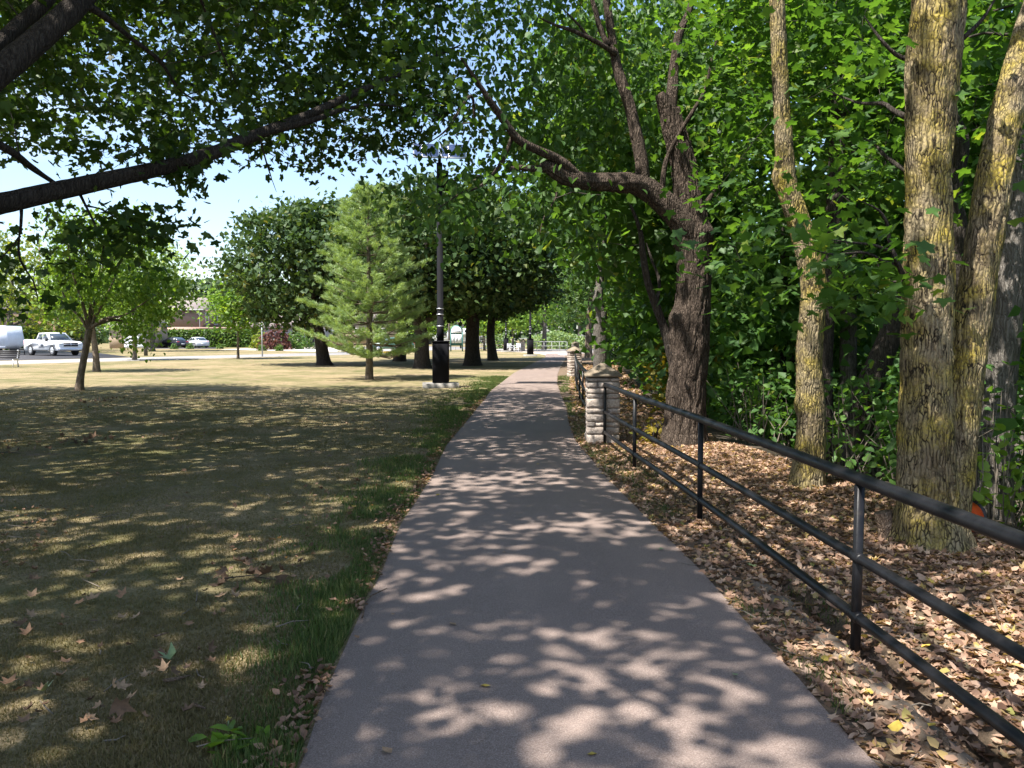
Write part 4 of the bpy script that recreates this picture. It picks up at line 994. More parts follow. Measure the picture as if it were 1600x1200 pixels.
        topm = s > .72; P[topm] = (a + u * (q[:, :1] * L) + w * ((q[:, 2:3] - .5) * th) + np.array([0, 0, h]))[topm]
        P += rng.normal(size=P.shape) * .09
        V, F, v = leaf_arrays(P, .26, 'star', .9, .2, None, rng)
        mk('foliage', V, F, M['hedge_leaf'], t, var=v)
    hedge('long clipped green hedge behind the parked cars', gnd(236, 542.6), gnd(404, 543.0), 2.45, 1.3, 5200, 71)
    hedge('clipped green hedge behind the white pickup', gnd(10, 547.3), gnd(72, 547.0), 2.5, 1.2, 2200, 72)
background_trees()

# ------------------------------------------------------------------ stone pillars and iron railing
def stone_mat():
    m, t, b = newmat('rough_limestone')
    v = coords(t); oi = t.nodes.new('ShaderNodeObjectInfo')
    f = noise(t, v, 24, 6, .7); g = noise(t, v, 5, 4)
    col = ramp(t, f, [(.28, (.20, .165, .14)), (.5, (.42, .36, .315)), (.72, (.58, .52, .46))])
    col = mixc(t, ramp(t, g, [(.5, (0, 0, 0)), (.72, (.6, .6, .6))]), col, (.22, .19, .165))
    col = mixc(t, 1.0, col, ramp(t, oi.outputs['Random'], [(0, (.84, .82, .80)), (1, (1.12, 1.08, 1.05))]), 'MULTIPLY')
    t.links.new(col, b.inputs['Base Color']); b.inputs['Roughness'].default_value = .92; b.inputs['Specular IOR Level'].default_value = .15
    bump(t, b, f, .9, .02); return m
M['stone'] = stone_mat()
M['mortar'] = simple('mortar', (.22, .19, .165), .95, var=.2, scale=20, bmp=.4)
M['cap'] = simple('weathered_cap_stone', (.22, .175, .125), .92, var=.35, scale=9, bmp=.8)
def iron_mat():
    m, t, b = newmat('black_iron_paint')
    v = coords(t); f = noise(t, v, 14, 5, .7); g = noise(t, v, 90, 3)
    col = ramp(t, f, [(.35, (.006, .006, .007)), (.62, (.011, .011, .013)), (.78, (.032, .024, .020))])
    t.links.new(col, b.inputs['Base Color']); t.links.new(ramp(t, f, [(.3, (.34, .34, .34)), (.75, (.55, .55, .55))]), b.inputs['Roughness'])
    b.inputs['Specular IOR Level'].default_value = .3
    bump(t, b, g, .25, .003); return m
M['iron'] = iron_mat()
M['iron_far'] = simple('pale_railing_paint', (.30, .31, .30), .5, var=.1)

def rough_stone(w, d, h, seed, faces):
    """block with chipped, bulging outer faces"""
    rng = np.random.default_rng(seed)
    n = 4; V = []; F = []; idx = {}
    def vid(i, j, k):
        if (i, j, k) not in idx:
            p = np.array([i / n - .5, j / n - .5, k / n - .5]) * (w, d, h)
            inner = [0 < i < n, 0 < j < n, 0 < k < n]
            amp = .008
            o = rng.normal(size=3) * .0045
            for ax, q in enumerate((i, j, k)):
                if ax < 2 and q in (0, n):
                    s = -1 if q == 0 else 1
                    others = [x for a, x in enumerate(inner) if a != ax]
                    o[ax] += s * (amp * rng.uniform(.2, 1.4) if all(others) else -.004)
            if not inner[2]: o[2] *= .3
            idx[(i, j, k)] = len(V); V.append(p + o)
        return idx[(i, j, k)]
    for a in range(n):
        for c in range(n):
            F += [[vid(a, 0, c), vid(a + 1, 0, c), vid(a + 1, 0, c + 1), vid(a, 0, c + 1)], [vid(a + 1, n, c), vid(a, n, c), vid(a, n, c + 1), vid(a + 1, n, c + 1)],
                  [vid(0, a + 1, c), vid(0, a, c), vid(0, a, c + 1), vid(0, a + 1, c + 1)], [vid(n, a, c), vid(n, a + 1, c), vid(n, a + 1, c + 1), vid(n, a, c + 1)],
                  [vid(a, c + 1, 0), vid(a + 1, c + 1, 0), vid(a + 1, c, 0), vid(a, c, 0)], [vid(a, c, n), vid(a + 1, c, n), vid(a + 1, c + 1, n), vid(a, c + 1, n)]]
    return np.array(V), F

def stone_pillar(loc, rz, label):
    t = thing('stone_pillar', label, 'pillar', loc, 'stone pillars along the railing', rz)
    W = .50; rng = random.Random(5)
    MB().box((0, 0, .50), (W - .06, W - .06, 1.02)).build('mortar_core', M['mortar'], t)
    hs = [.17, .12, .075, .125, .085, .15, .075, .085, .10, .055]; s = 1.035 / sum(hs); z = 0
    for ci, h in enumerate(hs):
        h *= s
        if ci % 4 == 3: cols = [(-W / 2, W / 2)]
        else:
            c = rng.uniform(-.12, .13); cols = [(-W / 2, c), (c, W / 2)]
        for (a, b_) in cols:
            q = rng.uniform(-.08, .08)
            for (y0, y1) in ((-W / 2, q), (q, W / 2)):
                V, F = rough_stone(b_ - a - .007, y1 - y0 - .007, h - .009, rng.randint(0, 99999), None)
                o = mk('stone', V, F, M['stone'], t, local=True)
                o.location = ((a + b_) / 2 + rng.uniform(-.005, .005), (y0 + y1) / 2 + rng.uniform(-.005, .005), z + h / 2)
        z += h
    mb = MB(); e = .285
    V = [(-e, -e, 1.05), (e, -e, 1.05), (e, e, 1.05), (-e, e, 1.05), (-e, -e, 1.085), (e, -e, 1.085), (e, e, 1.085), (-e, e, 1.085), (-.03, -.03, 1.25), (.03, -.03, 1.25), (.03, .03, 1.25), (-.03, .03, 1.25)]
    F = [[3, 2, 1, 0]] + [[i, (i + 1) % 4, 4 + (i + 1) % 4, 4 + i] for i in range(4)] + [[4 + i, 4 + (i + 1) % 4, 8 + (i + 1) % 4, 8 + i] for i in range(4)] + [[8, 9, 10, 11]]
    mb.add(V, F).build('cap', M['cap'], t)
    return t
p1 = stone_pillar((1.40, 12.35, -.02), -.05, 'rough limestone pillar with pyramid cap at the near end of the path curve')
copy_tree(p1, (2.52, 32.3, -.02), .15, 'second rough stone pillar down the path, in front of the dark post')
copy_tree(p1, (5.0, 63, -.02), .2, 'pale sunlit stone pillar far down the path behind the dark post')
copy_tree(p1, gnd(816, 549.0), .3, 'far stone pillar left of the second lamp')

def railing(name, label, path, posts, end=True, mat='iron', hs=(.915, .506, .196), rr=(.033, .027, .027), group='iron railings'):
    b = (path[0][0], path[0][1], 0)
    t = thing(name, label, 'railing', b, group)
    for h, r in zip(hs, rr):
        P = np.array([(x, y, h + (.0 if i == 0 else 0)) for i, (x, y) in enumerate(path)])
        Q, q = resample(P, [r] * len(P), .4)
        V, F = tube(Q, q, 14); mk('rail', V, F, M[mat], t, smooth=True)
    for (x, y) in posts:
        dx = .0
        mb = MB(); mb.box((x, y, hs[0] / 2 - .06), (.042, .042, hs[0] + .06), rz=.05, bev=.006)
        o = mb.build('post', M[mat], t, local=False)
        for h, r in zip(hs[1:], rr[1:]):
            c = MB(); c.tube([(x, y - .05, h), (x, y - .035, h), (x, y + .035, h), (x, y + .05, h)], [r * 1.02, r * 1.16, r * 1.16, r * 1.02], 14)
            k = mk('weld_collar', np.concatenate(c.V) - np.array(b), c.F, M[mat], o, local=True, smooth=True)
    return t
near = [(fF(y), y) for y in (-1.6, 1.3, 4.08, 7.04, 9.8, 12.04)]
railing('iron_railing', 'black three-rail pipe railing running from the near stone pillar to the right foreground', near, near)
far1 = [(fF(y) + .02, y) for y in (12.66, 15.4, 18.1, 20.8, 23.5, 26.2, 29, 31.95)]
railing('iron_railing', 'black pipe railing between the first and second stone pillars', far1, far1)
far2 = [(fF(y) + .05, y) for y in (32.7, 38, 44, 50, 56, 62.4)]
railing('iron_railing', 'black pipe railing beyond the second stone pillar', far2, far2)
fr = [tuple(gnd(x, 549.5)[:2]) for x in (826, 838, 850, 862, 874, 886)]
railing('far_railing', 'pale metal railing across the far end of the path', fr, fr, mat='iron_far', hs=(1.05, .6, .2))
fr2 = [tuple(gnd(x, 547.5)[:2]) for x in (690, 712, 734, 752, 770, 788, 806)]
railing('far_railing', 'pale metal railing behind the maple trunks at the park edge', fr2, fr2, mat='iron_far', hs=(1.1, .65, .2))

# dark post behind the second pillar
mb = MB(); x0, y0 = 2.72, 34.6
mb.tube([(x0, y0, -.05), (x0, y0, 1.0), (x0, y0, 1.12), (x0, y0, 1.2), (x0, y0, 1.23)], [.16, .16, .15, .10, .03], 14)
tag(mb.build('dark_post', M['iron'], None, smooth=False), 'dark round-topped post standing just behind the second stone pillar', 'post')

# ------------------------------------------------------------------ solar lamps
M['black'] = simple('black_powder_coat', (.007, .007, .009), .8, var=.2, scale=3, spec=.12)
M['panel'] = simple('solar_cell', (.03, .045, .11), .12, var=.2, scale=12, spec=.6)
M['alu'] = simple('aluminium', (.55, .56, .58), .4, .8, var=.06)
M['lens'] = simple('lamp_lens', (.75, .76, .78), .25, var=.04)
M['rust'] = simple('tan_edge', (.30, .20, .13), .8, var=.3, scale=12)  # plain tan for the cabinet's side plate
def solar_lamp(loc, label, rz, h=7.1, panel=True):
    t = thing('solar_lamp', label, 'lamp', loc, 'solar lamps along the path', rz)
    f = MB(); f.box((0, 0, .02), (1.15, .85, .26), bev=.03); f.build('concrete_base', M['concrete'], t)
    c = MB(); c.box((0, 0, .81), (.52, .46, 1.28), bev=.02); c.box((0, 0, 1.475), (.55, .49, .05), bev=.02)
    cab = c.build('cabinet', M['black'], t)
    dmb = MB(); dmb.box((0, -.236, .81), (.46, .012, 1.18), bev=.004); dmb.build('door', M['black'], cab)
    e = MB(); e.box((.268, 0, .81), (.012, .40, 1.2)); e.build('side_plate', M['rust'], cab)
    p = MB(); p.tube([(0, 0, 1.45), (0, 0, 2.1), (0, 0, 2.101), (0, 0, h)], [.115, .115, .10, .092], 20); p.build('pole', M['black'], t, smooth=True)
    for z in (2.32, 2.5, 1.95):
        b = MB(); b.tube([(0, 0, z), (0, 0, z + .03)], [.118, .118], 20); b.build('steel_band', M['alu'], t)
    # tilted panel facing back towards the sun, on a bracket
    a = R_(32); ca, sa = math.cos(a), math.sin(a)
    def pt(u, v, w): return (u, -(v * ca + w * sa) - .1, h + .35 - v * sa + w * ca)
    def slab(name, u0, u1, v0, v1, w0, w1, mat, par):
        V = [pt(u, v, w) for w in (w0, w1) for (u, v) in ((u0, v0), (u1, v0), (u1, v1), (u0, v1))]
        return mk(name, V, [[3, 2, 1, 0], [4, 5, 6, 7], [0, 1, 5, 4], [1, 2, 6, 5], [2, 3, 7, 6], [3, 0, 4, 7]], mat, par, local=True)
    for s in (-1, 1):
        fr_ = slab('solar_panel', s * .42 - .40, s * .42 + .40, -.6, .6, -.02, .02, M['alu'], t)
        for r in range(10):
            v = -.57 + r * .114
            slab('cell_row', s * .42 - .37, s * .42 + .37, v + .008, v + .106, .02, .026, M['panel'], fr_)
    br = MB(); br.tube([(0, 0, h - .5), (0, -.12, h + .25)], [.05, .05], 8); br.tube([(-.6, -.1, h + .3), (.6, -.1, h + .3)], [.03, .03], 8); br.build('bracket', M['black'], t)
    ar = MB(); ar.tube([(0, 0, h - .75), (.35, -.35, h - .62), (.9, -.75, h - .6)], [.035, .035, .03], 8); ar.build('arm', M['black'], t)
    hd = MB(); hd.box((1.05, -.86, h - .6), (.5, .26, .10), rz=-.7, bev=.06); head = hd.build('lamp_head', M['black'], t)
    ln = MB(); ln.box((1.07, -.875, h - .662), (.34, .18, .022), rz=-.7, bev=.04); ln.build('lens', M['lens'], head)
    bx = MB(); bx.box((.17, .02, h - .55), (.22, .22, .62), bev=.02); bx.build('battery_box', M['black'], t)
    return t
g = gnd(688.5, 605.5)
lamp = solar_lamp(g, 'tall black solar lamp with cabinet base on a concrete slab beside the path', .12)
copy_tree(lamp, gnd(828.5, 556.8), .3, 'second black solar lamp, by the far bend of the path', scale=(.85, .85, .95))
copy_tree(lamp, gnd(790.5, 550.0), .3, 'farthest black solar lamp, left of the white chairs', scale=(.85, .85, .95))

# ------------------------------------------------------------------ vehicles
def paint(name, col):
    m, t, b = newmat(name)
    f = noise(t, coords(t), 2.0, 3)
    t.links.new(ramp(t, f, [(.3, tuple(c * .93 for c in col)), (.7, col)]), b.inputs['Base Color'])
    b.inputs['Roughness'].default_value = .3; b.inputs['Coat Weight'].default_value = .6; b.inputs['Coat Roughness'].default_value = .06
    return m
M['white_paint'] = paint('white_car_paint', (.78, .79, .80))
M['black_paint'] = paint('black_car_paint', (.018, .020, .028))
M['silver_paint'] = paint('silver_car_paint', (.62, .64, .66))
M['green_paint'] = paint('green_car_paint', (.07, .16, .13))
M['glass'] = simple('tinted_glass', (.035, .045, .055), .06, var=.1, spec=.7)
M['tyre'] = simple('tyre_rubber', (.018, .018, .019), .85, var=.2)
M['rim'] = simple('alloy_rim', (.55, .56, .58), .3, .7, var=.1)
M['plastic'] = simple('dark_plastic', (.03, .03, .033), .6)
M['red_lens'] = simple('red_lens', (.45, .02, .02), .2)
M['clear_lens'] = simple('clear_lens', (.6, .62, .65), .15)
M['chrome'] = simple('chrome', (.6, .6, .62), .18, .9)
M['decal'] = simple('dark_door_sign', (.05, .06, .08), .5)
M['trailer_white'] = simple('trailer_panel', (.66, .70, .76), .45, var=.05)

def wheels(t, xs, r, w, track):
    for x in xs:
        for s in (-1, 1):
            y = s * track
            o = MB().tube([(x, y - s * w, r), (x, y - s * w * .9, r), (x, y - s * .02, r), (x, y, r)], [r * .9, r, r, r * .93], 22).build('wheel', M['tyre'], t, smooth=False)
            rm = MB(); rm.tube([(x, y + s * .003, r), (x, y + s * .012, r)], [r * .66, r * .62], 18)
            for k in range(5):
                a = k * 1.2566 + .3
                rm.box((x + math.cos(a) * r * .36, y + s * .018, r + math.sin(a) * r * .36), (r * .16, .014, r * .16))
            rm.build('rim', M['rim'], o)

def arch_profile(prof_top, x0, x1, zb, xs, ra):
    """closed side outline: bottom edge with wheel arches, then the given top edge (front to rear)"""
    pts = [(x0, zb)]
    for x in sorted(xs):
        pts.append((x - ra, zb))
        for k in range(1, 8):
            a = math.pi - k * math.pi / 8; pts.append((x + math.cos(a) * ra, max(zb, zb + math.sin(a) * ra * .95)))
        pts.append((x + ra, zb))
    pts.append((x1, zb))
    return pts + prof_top

def shell(prof, hw, inset=.05):
    """body shell: side outline extruded, edges drawn in a little towards the flanks"""
    mb = MB(); P = np.array(prof); c = P.mean(0); n = len(P)
    Q = c + (P - c) * np.array([1 - inset * .35, 1 - inset])
    lay = [(-hw, Q), (-hw * .94, P), (hw * .94, P), (hw, Q)]
    V = []; F = []
    for y, A in lay: V += [(a, y, b) for a, b in A]
    F = [list(range(n)), list(range(3 * n, 4 * n))[::-1]]
    for l in range(3):
        F += [[l * n + i, (l + 1) * n + i, (l + 1) * n + (i + 1) % n, l * n + (i + 1) % n] for i in range(n)]
    return mb.add(V, F)

def cabin(t, xb0, xb1, xt0, xt1, zb, zt, hwb, hwt, mat, pillars=(0,)):
    V = [(xb0, -hwb, zb), (xb1, -hwb, zb), (xb1, hwb, zb), (xb0, hwb, zb), (xt0, -hwt, zt), (xt1, -hwt, zt), (xt1, hwt, zt), (xt0, hwt, zt)]
    xm = (xt0 + xt1) / 2
    V += [(xm, 0, zt + .05)]
    cab = mk('cab', V, [[3, 2, 1, 0], [0, 1, 5, 4], [1, 2, 6, 5], [2, 3, 7, 6], [3, 0, 4, 7], [4, 5, 8], [5, 6, 8], [6, 7, 8], [7, 4, 8]], mat, t, local=True)
    V = np.array(V)
    def pane(a, b, c, d, u0, u1, v0, v1, nm):
        A, B, Cc, D = V[a], V[b], V[c], V[d]
        def q(u, v): return (A * (1 - u) + B * u) * (1 - v) + (D * (1 - u) + Cc * u) * v
        n = np.cross(B - A, D - A); n = n / np.linalg.norm(n) * .008
        ctr = V[:8].mean(0)
        if n.dot(q(.5, .5) - ctr) < 0: n = -n
        pts = [q(u0, v0) + n, q(u1, v0) + n, q(u1, v1) + n, q(u0, v1) + n]
        inn = [q(u0, v0) - n * .5, q(u1, v0) - n * .5, q(u1, v1) - n * .5, q(u0, v1) - n * .5]
        mk(nm, np.array(pts + inn), [[0, 1, 2, 3], [0, 4, 5, 1], [1, 5, 6, 2], [2, 6, 7, 3], [3, 7, 4, 0]], M['glass'], cab, local=True)
    pane(1, 2, 6, 5, .07, .93, .08, .92, 'windscreen'); pane(0, 3, 7, 4, .08, .92, .1, .9, 'rear_window')
    for (a, b, c, d) in ((0, 1, 5, 4), (3, 2, 6, 7)):
        pane(a, b, c, d, .09, .49, .12, .86, 'side_window'); pane(a, b, c, d, .53, .92, .12, .86, 'side_window')
    return cab

def pickup(loc, rz, label):
    t = thing('pickup_truck', label, 'pickup', loc, None, rz)
    xs = (-1.75, 1.82)
    top = [(2.85, .55), (2.88, .85), (2.80, 1.08), (2.55, 1.16), (1.35, 1.24), (-.95, 1.26), (-.96, 1.32), (-2.85, 1.32), (-2.88, .62)]
    shell(arch_profile(top, -2.82, 2.80, .42, xs, .50), 1.0).build('body', M['white_paint'], t)
    cabin(t, -.95, 1.40, -.72, .62, 1.24, 1.88, .93, .74, M['white_paint'])
    MB().box((-1.9, 0, 1.335), (1.84, 1.62, .03)).build('bed_cover', M['plastic'], t)
    MB().box((2.86, 0, .52), (.16, 1.9, .22), bev=.05).build('front_bumper', M['chrome'], t)
    MB().box((-2.9, 0, .55), (.14, 1.86, .2), bev=.04).build('rear_bumper', M['chrome'], t)
    gr = MB(); gr.box((2.865, 0, .92), (.05, 1.15, .30)); gro = gr.build('grille', M['plastic'], t)
    MB().box((2.895, 0, .92), (.02, 1.15, .04)).build('grille_bar', M['chrome'], gro); MB().box((2.897, 0, .92), (.02, .05, .30)).build('grille_bar', M['chrome'], gro)
    for s in (-1, 1):
        MB().box((2.80, s * .78, .95), (.14, .34, .22), bev=.04).build('headlight', M['clear_lens'], t)
        MB().box((-2.875, s * .9, 1.0), (.04, .16, .45)).build('tail_light', M['red_lens'], t)
        MB().box((1.15, s * 1.08, 1.3), (.12, .18, .24), bev=.03).build('mirror', M['plastic'], t)
        d = MB(); d.box((.15, s * 1.0, .92), (.9, .016, .62)); do = d.build('door', M['white_paint'], t)
        MB().box((-.2, s * 1.012, 1.14), (.16, .02, .035)).build('handle', M['chrome'], do)
        MB().box((.25, s * 1.011, .86), (.42, .008, .22)).build('door_sign', M['decal'], do)
        MB().box((0, s * .99, .43), (2.2, .06, .09)).build('running_board', M['plastic'], t)
    wheels(t, xs, .43, .27, 1.0)
    return t
pickup((-38.4, 67.0, .03), -R_(34), 'white crew-cab pickup with a dark sign on its door in the driveway')

def trailer(loc, rz):
    t = thing('trailer', 'white enclosed cargo trailer hitched behind the pickup at the left edge', 'trailer', loc, None, rz)
    prof = [(-2.3, .55), (1.9, .55), (2.35, .9), (2.1, 2.45), (-2.3, 2.45)]
    shell(prof, 1.05, .02).build('box', M['trailer_white'], t)
    MB().box((0, 0, 2.47), (4.2, 1.9, .06), bev=.05).build('roof', M['trailer_white'], t)
    MB().box((-.1, -1.055, .64), (4.3, .02, .22)).build('lower_trim', M['alu'], t)
    m = MB(); m.tube([(2.1, .6, .5), (3.9, 0, .5)], [.05, .05], 8); m.tube([(2.1, -.6, .5), (3.9, 0, .5)], [.05, .05], 8); m.tube([(3.0, 0, -.01), (3.0, 0, .7)], [.04, .04], 8); m.build('tongue', M['plastic'], t)
    for k in range(3): MB().box((-1.5 + k * 1.3, -1.062, 1.5), (.025, .02, 1.75)).build('panel_seam', M['alu'], t)
    wheels(t, (-.9, -.1), .34, .2, 1.12)
fw = np.array([math.cos(-R_(34)), math.sin(-R_(34))])
tl = np.array([-38.4, 67.0]) - fw * 3.15 - np.array([math.cos(R_(4)), -math.sin(R_(4))]) * 3.9
trailer((tl[0], tl[1], .03), -R_(4))

def sedan(loc, rz, label, mat):
    t = thing('sedan', label, 'car', loc, None, rz)
    xs = (-1.38, 1.42)
    top = [(2.28, .45), (2.33, .62), (2.15, .80), (1.15, .93), (-1.55, 1.0), (-2.2, .98), (-2.33, .8), (-2.34, .45)]
    shell(arch_profile(top, -2.28, 2.24, .25, xs, .36), .90, .06).build('body', M[mat], t)
    cabin(t, -1.95, 1.30, -1.0, .35, .95, 1.44, .82, .60, M[mat])
    for s in (-1, 1):
        MB().box((2.2, s * .66, .70), (.16, .34, .14), bev=.04).build('headlight', M['clear_lens'], t)
        MB().box((-2.27, s * .64, .80), (.10, .36, .17), bev=.03).build('tail_light', M['red_lens'], t)
        MB().box((.95, s * .93, 1.0), (.12, .14, .12), bev=.03).build('mirror', M[mat], t)
        for x in (-.45, .5): MB().box((x, s * .905, .84), (.18, .015, .03)).build('handle', M['chrome'], t)
    MB().box((2.30, 0, .42), (.08, 1.5, .18), bev=.02).build('front_bumper', M['plastic'], t)
    MB().box((-2.33, 0, .55), (.03, .5, .12)).build('number_plate', M['clear_lens'], t)
    wheels(t, xs, .32, .2, .86)
    return t
sedan(gnd(272, 543.9) + (0, 0, .03), R_(180 - 38), 'black sedan parked in front of the clipped hedge', 'black_paint')
sedan(gnd(308, 543.7) + (0, 0, .03), R_(180 - 50), 'silver sedan parked right of the black sedan', 'silver_paint')
sedan(gnd(613, 549.2) + (0, 0, .03), R_(185), 'dark green car on the street seen under the white pine', 'green_paint')

# ------------------------------------------------------------------ houses
M['siding'] = simple('brown_siding', (.30, .205, .165), .8, var=.08, scale=3)
M['brick_pink'] = simple('pinkish_brick', (.45, .29, .23), .85, var=.12, scale=9)
M['roof'] = simple('grey_brown_shingle', (.26, .215, .20), .9, var=.2, scale=10)
M['trim'] = simple('white_trim', (.72, .71, .69), .6, var=.05)
M['grey_siding'] = simple('grey_siding', (.36, .36, .38), .8, var=.08)
M['garage_white'] = simple('garage_door_paint', (.66, .70, .76), .6, var=.05)
M['dark_trim'] = simple('dark_door', (.02, .02, .026), .6)
M['fence_wood'] = simple('brown_fence_board', (.20, .125, .08), .85, var=.25, scale=4)
M['yellow_brick'] = simple('buff_brick', (.36, .28, .20), .85, var=.12, scale=8)

def window(t, x, y, z, w, h, ax='x', nm='window'):
    """window on a wall facing -y (ax x) or +x (ax y)"""
    fr = MB()
    if ax == 'x':
        for s in (-1, 1): fr.box((x + s * w / 2, y - .04, z), (.09, .10, h + .09))
        for s in (-1, 1): fr.box((x, y - .04, z + s * h / 2), (w - .09, .098, .09))
        fr.box((x, y - .035, z), (.05, .07, h - .09))
    else:
        for s in (-1, 1): fr.box((x + .04, y + s * w / 2, z), (.10, .09, h + .09))
        for s in (-1, 1): fr.box((x + .04, y, z + s * h / 2), (.098, w - .09, .09))
        fr.box((x + .035, y, z), (.07, .05, h - .09))
    f = fr.build(nm, M['trim'], t)
    g_ = MB(); g_.box((x, y - .012, z) if ax == 'x' else (x + .012, y, z), (w, .02, h) if ax == 'x' else (.02, w, h)); g_.build('pane', M['glass'], f)

def brown_house():
    c = gnd(254, 543.0); c = np.array([-52.5, 122.0, 0])
    t = thing('house', 'brown split-level house with shingled gable roof behind the hedge', 'house', c)
    W, D, E, Rg = 10.6, 9.0, 5.7, 7.5
    w = MB(); w.box((0, D / 2, 1.55), (W, D, 3.1)); w.build('lower_wall', M['brick_pink'], t)
    w = MB(); w.box((0, D / 2, 4.4), (W + .06, D + .06, 2.6)); w.build('upper_wall', M['siding'], t)
    for s in (1, -1):
        MB().add([(s * W / 2, 0, E - .02), (s * W / 2, D, E - .02), (s * W / 2, D / 2, Rg - .12), (s * (W / 2 - .1), 0, E - .02), (s * (W / 2 - .1), D, E - .02), (s * (W / 2 - .1), D / 2, Rg - .12)], [[0, 1, 2], [5, 4, 3], [0, 3, 4, 1], [1, 4, 5, 2], [2, 5, 3, 0]]).build('gable', M['grey_siding'], t)
    X = W / 2 + .5; rf = MB()
    for s, y0 in ((-1, -.6), (1, D + .6)):
        z0 = E - .15
        rf.add([(-X, y0, z0), (X, y0, z0), (X, D / 2, Rg), (-X, D / 2, Rg), (-X, y0, z0 + .16), (X, y0, z0 + .16), (X, D / 2, Rg + .16), (-X, D / 2, Rg + .16)], [[0, 1, 2, 3], [4, 5, 6, 7], [0, 1, 5, 4], [1, 2, 6, 5], [3, 0, 4, 7]])
    ro = rf.build('roof', M['roof'], t)
    MB().box((1.5, D / 2 + .6, Rg + .45), (.9, .7, 1.0)).build('chimney', M['grey_siding'], ro)
    MB().box((0, -.66, E - .09), (2 * X, .12, .16)).build('gutter', M['trim'], ro)
    MB().tube([(W / 2 - .7, -.62, E - .1), (W / 2 - .25, -.12, E - .9), (W / 2 - .25, -.12, .2)], [.06, .06, .06], 8).build('downspout', M['trim'], t)
    window(t, -2.2, 0 - .03, 4.5, 1.2, 1.2); window(t, -4.2, -.03, 4.5, 1.0, 1.2)
    window(t, W / 2 + .03, 2.0, 4.3, 1.1, 1.7, 'y'); window(t, W / 2 + .03, 5.6, 4.3, 1.4, 1.7, 'y')
    # single-storey wing with porch roof
    MB().box((W / 2 + 4.2, 4.5, 1.35), (8.2, 6.5, 2.7)).build('wing_wall', M['brick_pink'], t)
    p = MB(); p.box((W / 2 + 4.4, 3.6, 2.85), (8.9, 9.4, .24)); p.build('porch_roof', M['siding'], t)
    for x in (.6, 3.4, 6.2, 8.4): MB().box((W / 2 + x, -.8, 1.36), (.16, .16, 2.72)).build('porch_post', M['trim'], t)
    for x in (1.8, 4.6): window(t, W / 2 + x, 1.23, 1.5, 1.5, 1.3)
brown_house()

def dark_house():
    t = thing('house', 'low grey house half hidden behind the street tree and lawn maple', 'house', (-36.0, 122.0, 0))
    MB().box((0, 4, 1.5), (13, 8, 3.0)).build('wall', M['grey_siding'], t)
    r = MB(); r.add([(-7, -.6, 2.9), (7, -.6, 2.9), (7, 8.6, 2.9), (-7, 8.6, 2.9), (-6, 4, 5), (6, 4, 5)], [[3, 2, 1, 0], [0, 1, 5, 4], [1, 2, 5], [2, 3, 4, 5], [3, 0, 4]]); r.build('roof', M['roof'], t)
    MB().box((-4.2, -.05, 1.35), (3.2, .08, 2.5)).build('garage_door', M['dark_trim'], t)
    for x in (0, 3.4): window(t, x, 0, 1.7, 1.6, 1.3)
    MB().box((5.4, -.04, 1.05), (.95, .08, 2.1)).build('door', M['dark_trim'], t)
dark_house()

def garage():
    t = thing('garage', 'buff brick garage with a pale blue-white door behind the young trees', 'garage', gnd(187, 545.0) + (0, 3, 0))
    MB().box((0, 2.5, 1.45), (5.6, 5, 2.9)).build('wall', M['yellow_brick'], t)
    d = MB().box((.7, -.03, 1.1), (3.1, .06, 2.2)).build('garage_door', M['garage_white'], t)
    for k in range(4): MB().box((.7, -.07, .3 + k * .54), (3.0, .03, .44)).build('door_panel', M['garage_white'], d)
    r = MB(); r.add([(-3.2, -.5, 2.85), (3.2, -.5, 2.85), (3.2, 5.5, 2.85), (-3.2, 5.5, 2.85), (-3.2, 2.5, 4.2), (3.2, 2.5, 4.2)], [[3, 2, 1, 0], [0, 1, 5, 4], [2, 3, 4, 5], [1, 2, 5], [3, 0, 4]]); r.build('roof', M['roof'], t)
garage()

def far_house(px, d, w, h, label, wall, rot=0):
    x = (px - 800) / FPX * d
    t = thing('house', label, 'house', (x, d, 0), None, rot)
    MB().box((0, 4, h / 2), (w, 8, h)).build('wall', M[wall], t)
    X = w / 2 + .4
    r = MB(); r.add([(-X, -.5, h - .05), (X, -.5, h - .05), (X, 8.5, h - .05), (-X, 8.5, h - .05), (-X, 4, h + 1.9), (X, 4, h + 1.9)], [[3, 2, 1, 0], [0, 1, 5, 4], [2, 3, 4, 5], [1, 2, 5], [3, 0, 4]]); r.build('roof', M['roof'], t)
    for k in range(3): window(t, -w / 3 + k * w / 3, 0, h * .55, 1.3, 1.2)
    MB().box((w * .42 - .6, -.04, 1.0), (.95, .08, 2.0)).build('door', M['dark_trim'], t)
far_house(560, 150, 14, 4.5, 'distant pale house beyond the street behind the white pine', 'yellow_brick')
far_house(722, 175, 12, 4.0, 'distant white house seen past the notice board', 'garage_white')
far_house(-60, 105, 12, 4.6, 'house at the left edge behind the brown board fence', 'siding')

def board_fence():
    a = gnd(-30, 543.9); n = 46
    t = thing('board_fence', 'tall brown wooden board fence behind the trailer and pickup', 'fence', a)
    step = .26
    V = None
    for k in range(n):
        o = MB().box((k * step, 0, 2.05 + .03 * math.sin(k * 2.7)), (step - .02, .03, 4.1), bev=.0).build('board', M['fence_wood'], t) if V is None else None
        if V is None: V = o.data
        else:
            o = bpy.data.objects.new('board', V); C.objects.link(o); o.parent = t; o.location = (k * step, .012 * (k % 2), .03 * math.sin(k * 2.7))
    for z in (.8, 3.4): MB().box((n * step / 2, .06, z), (n * step, .05, .1)).build('rail', M['fence_wood'], t)
board_fence()

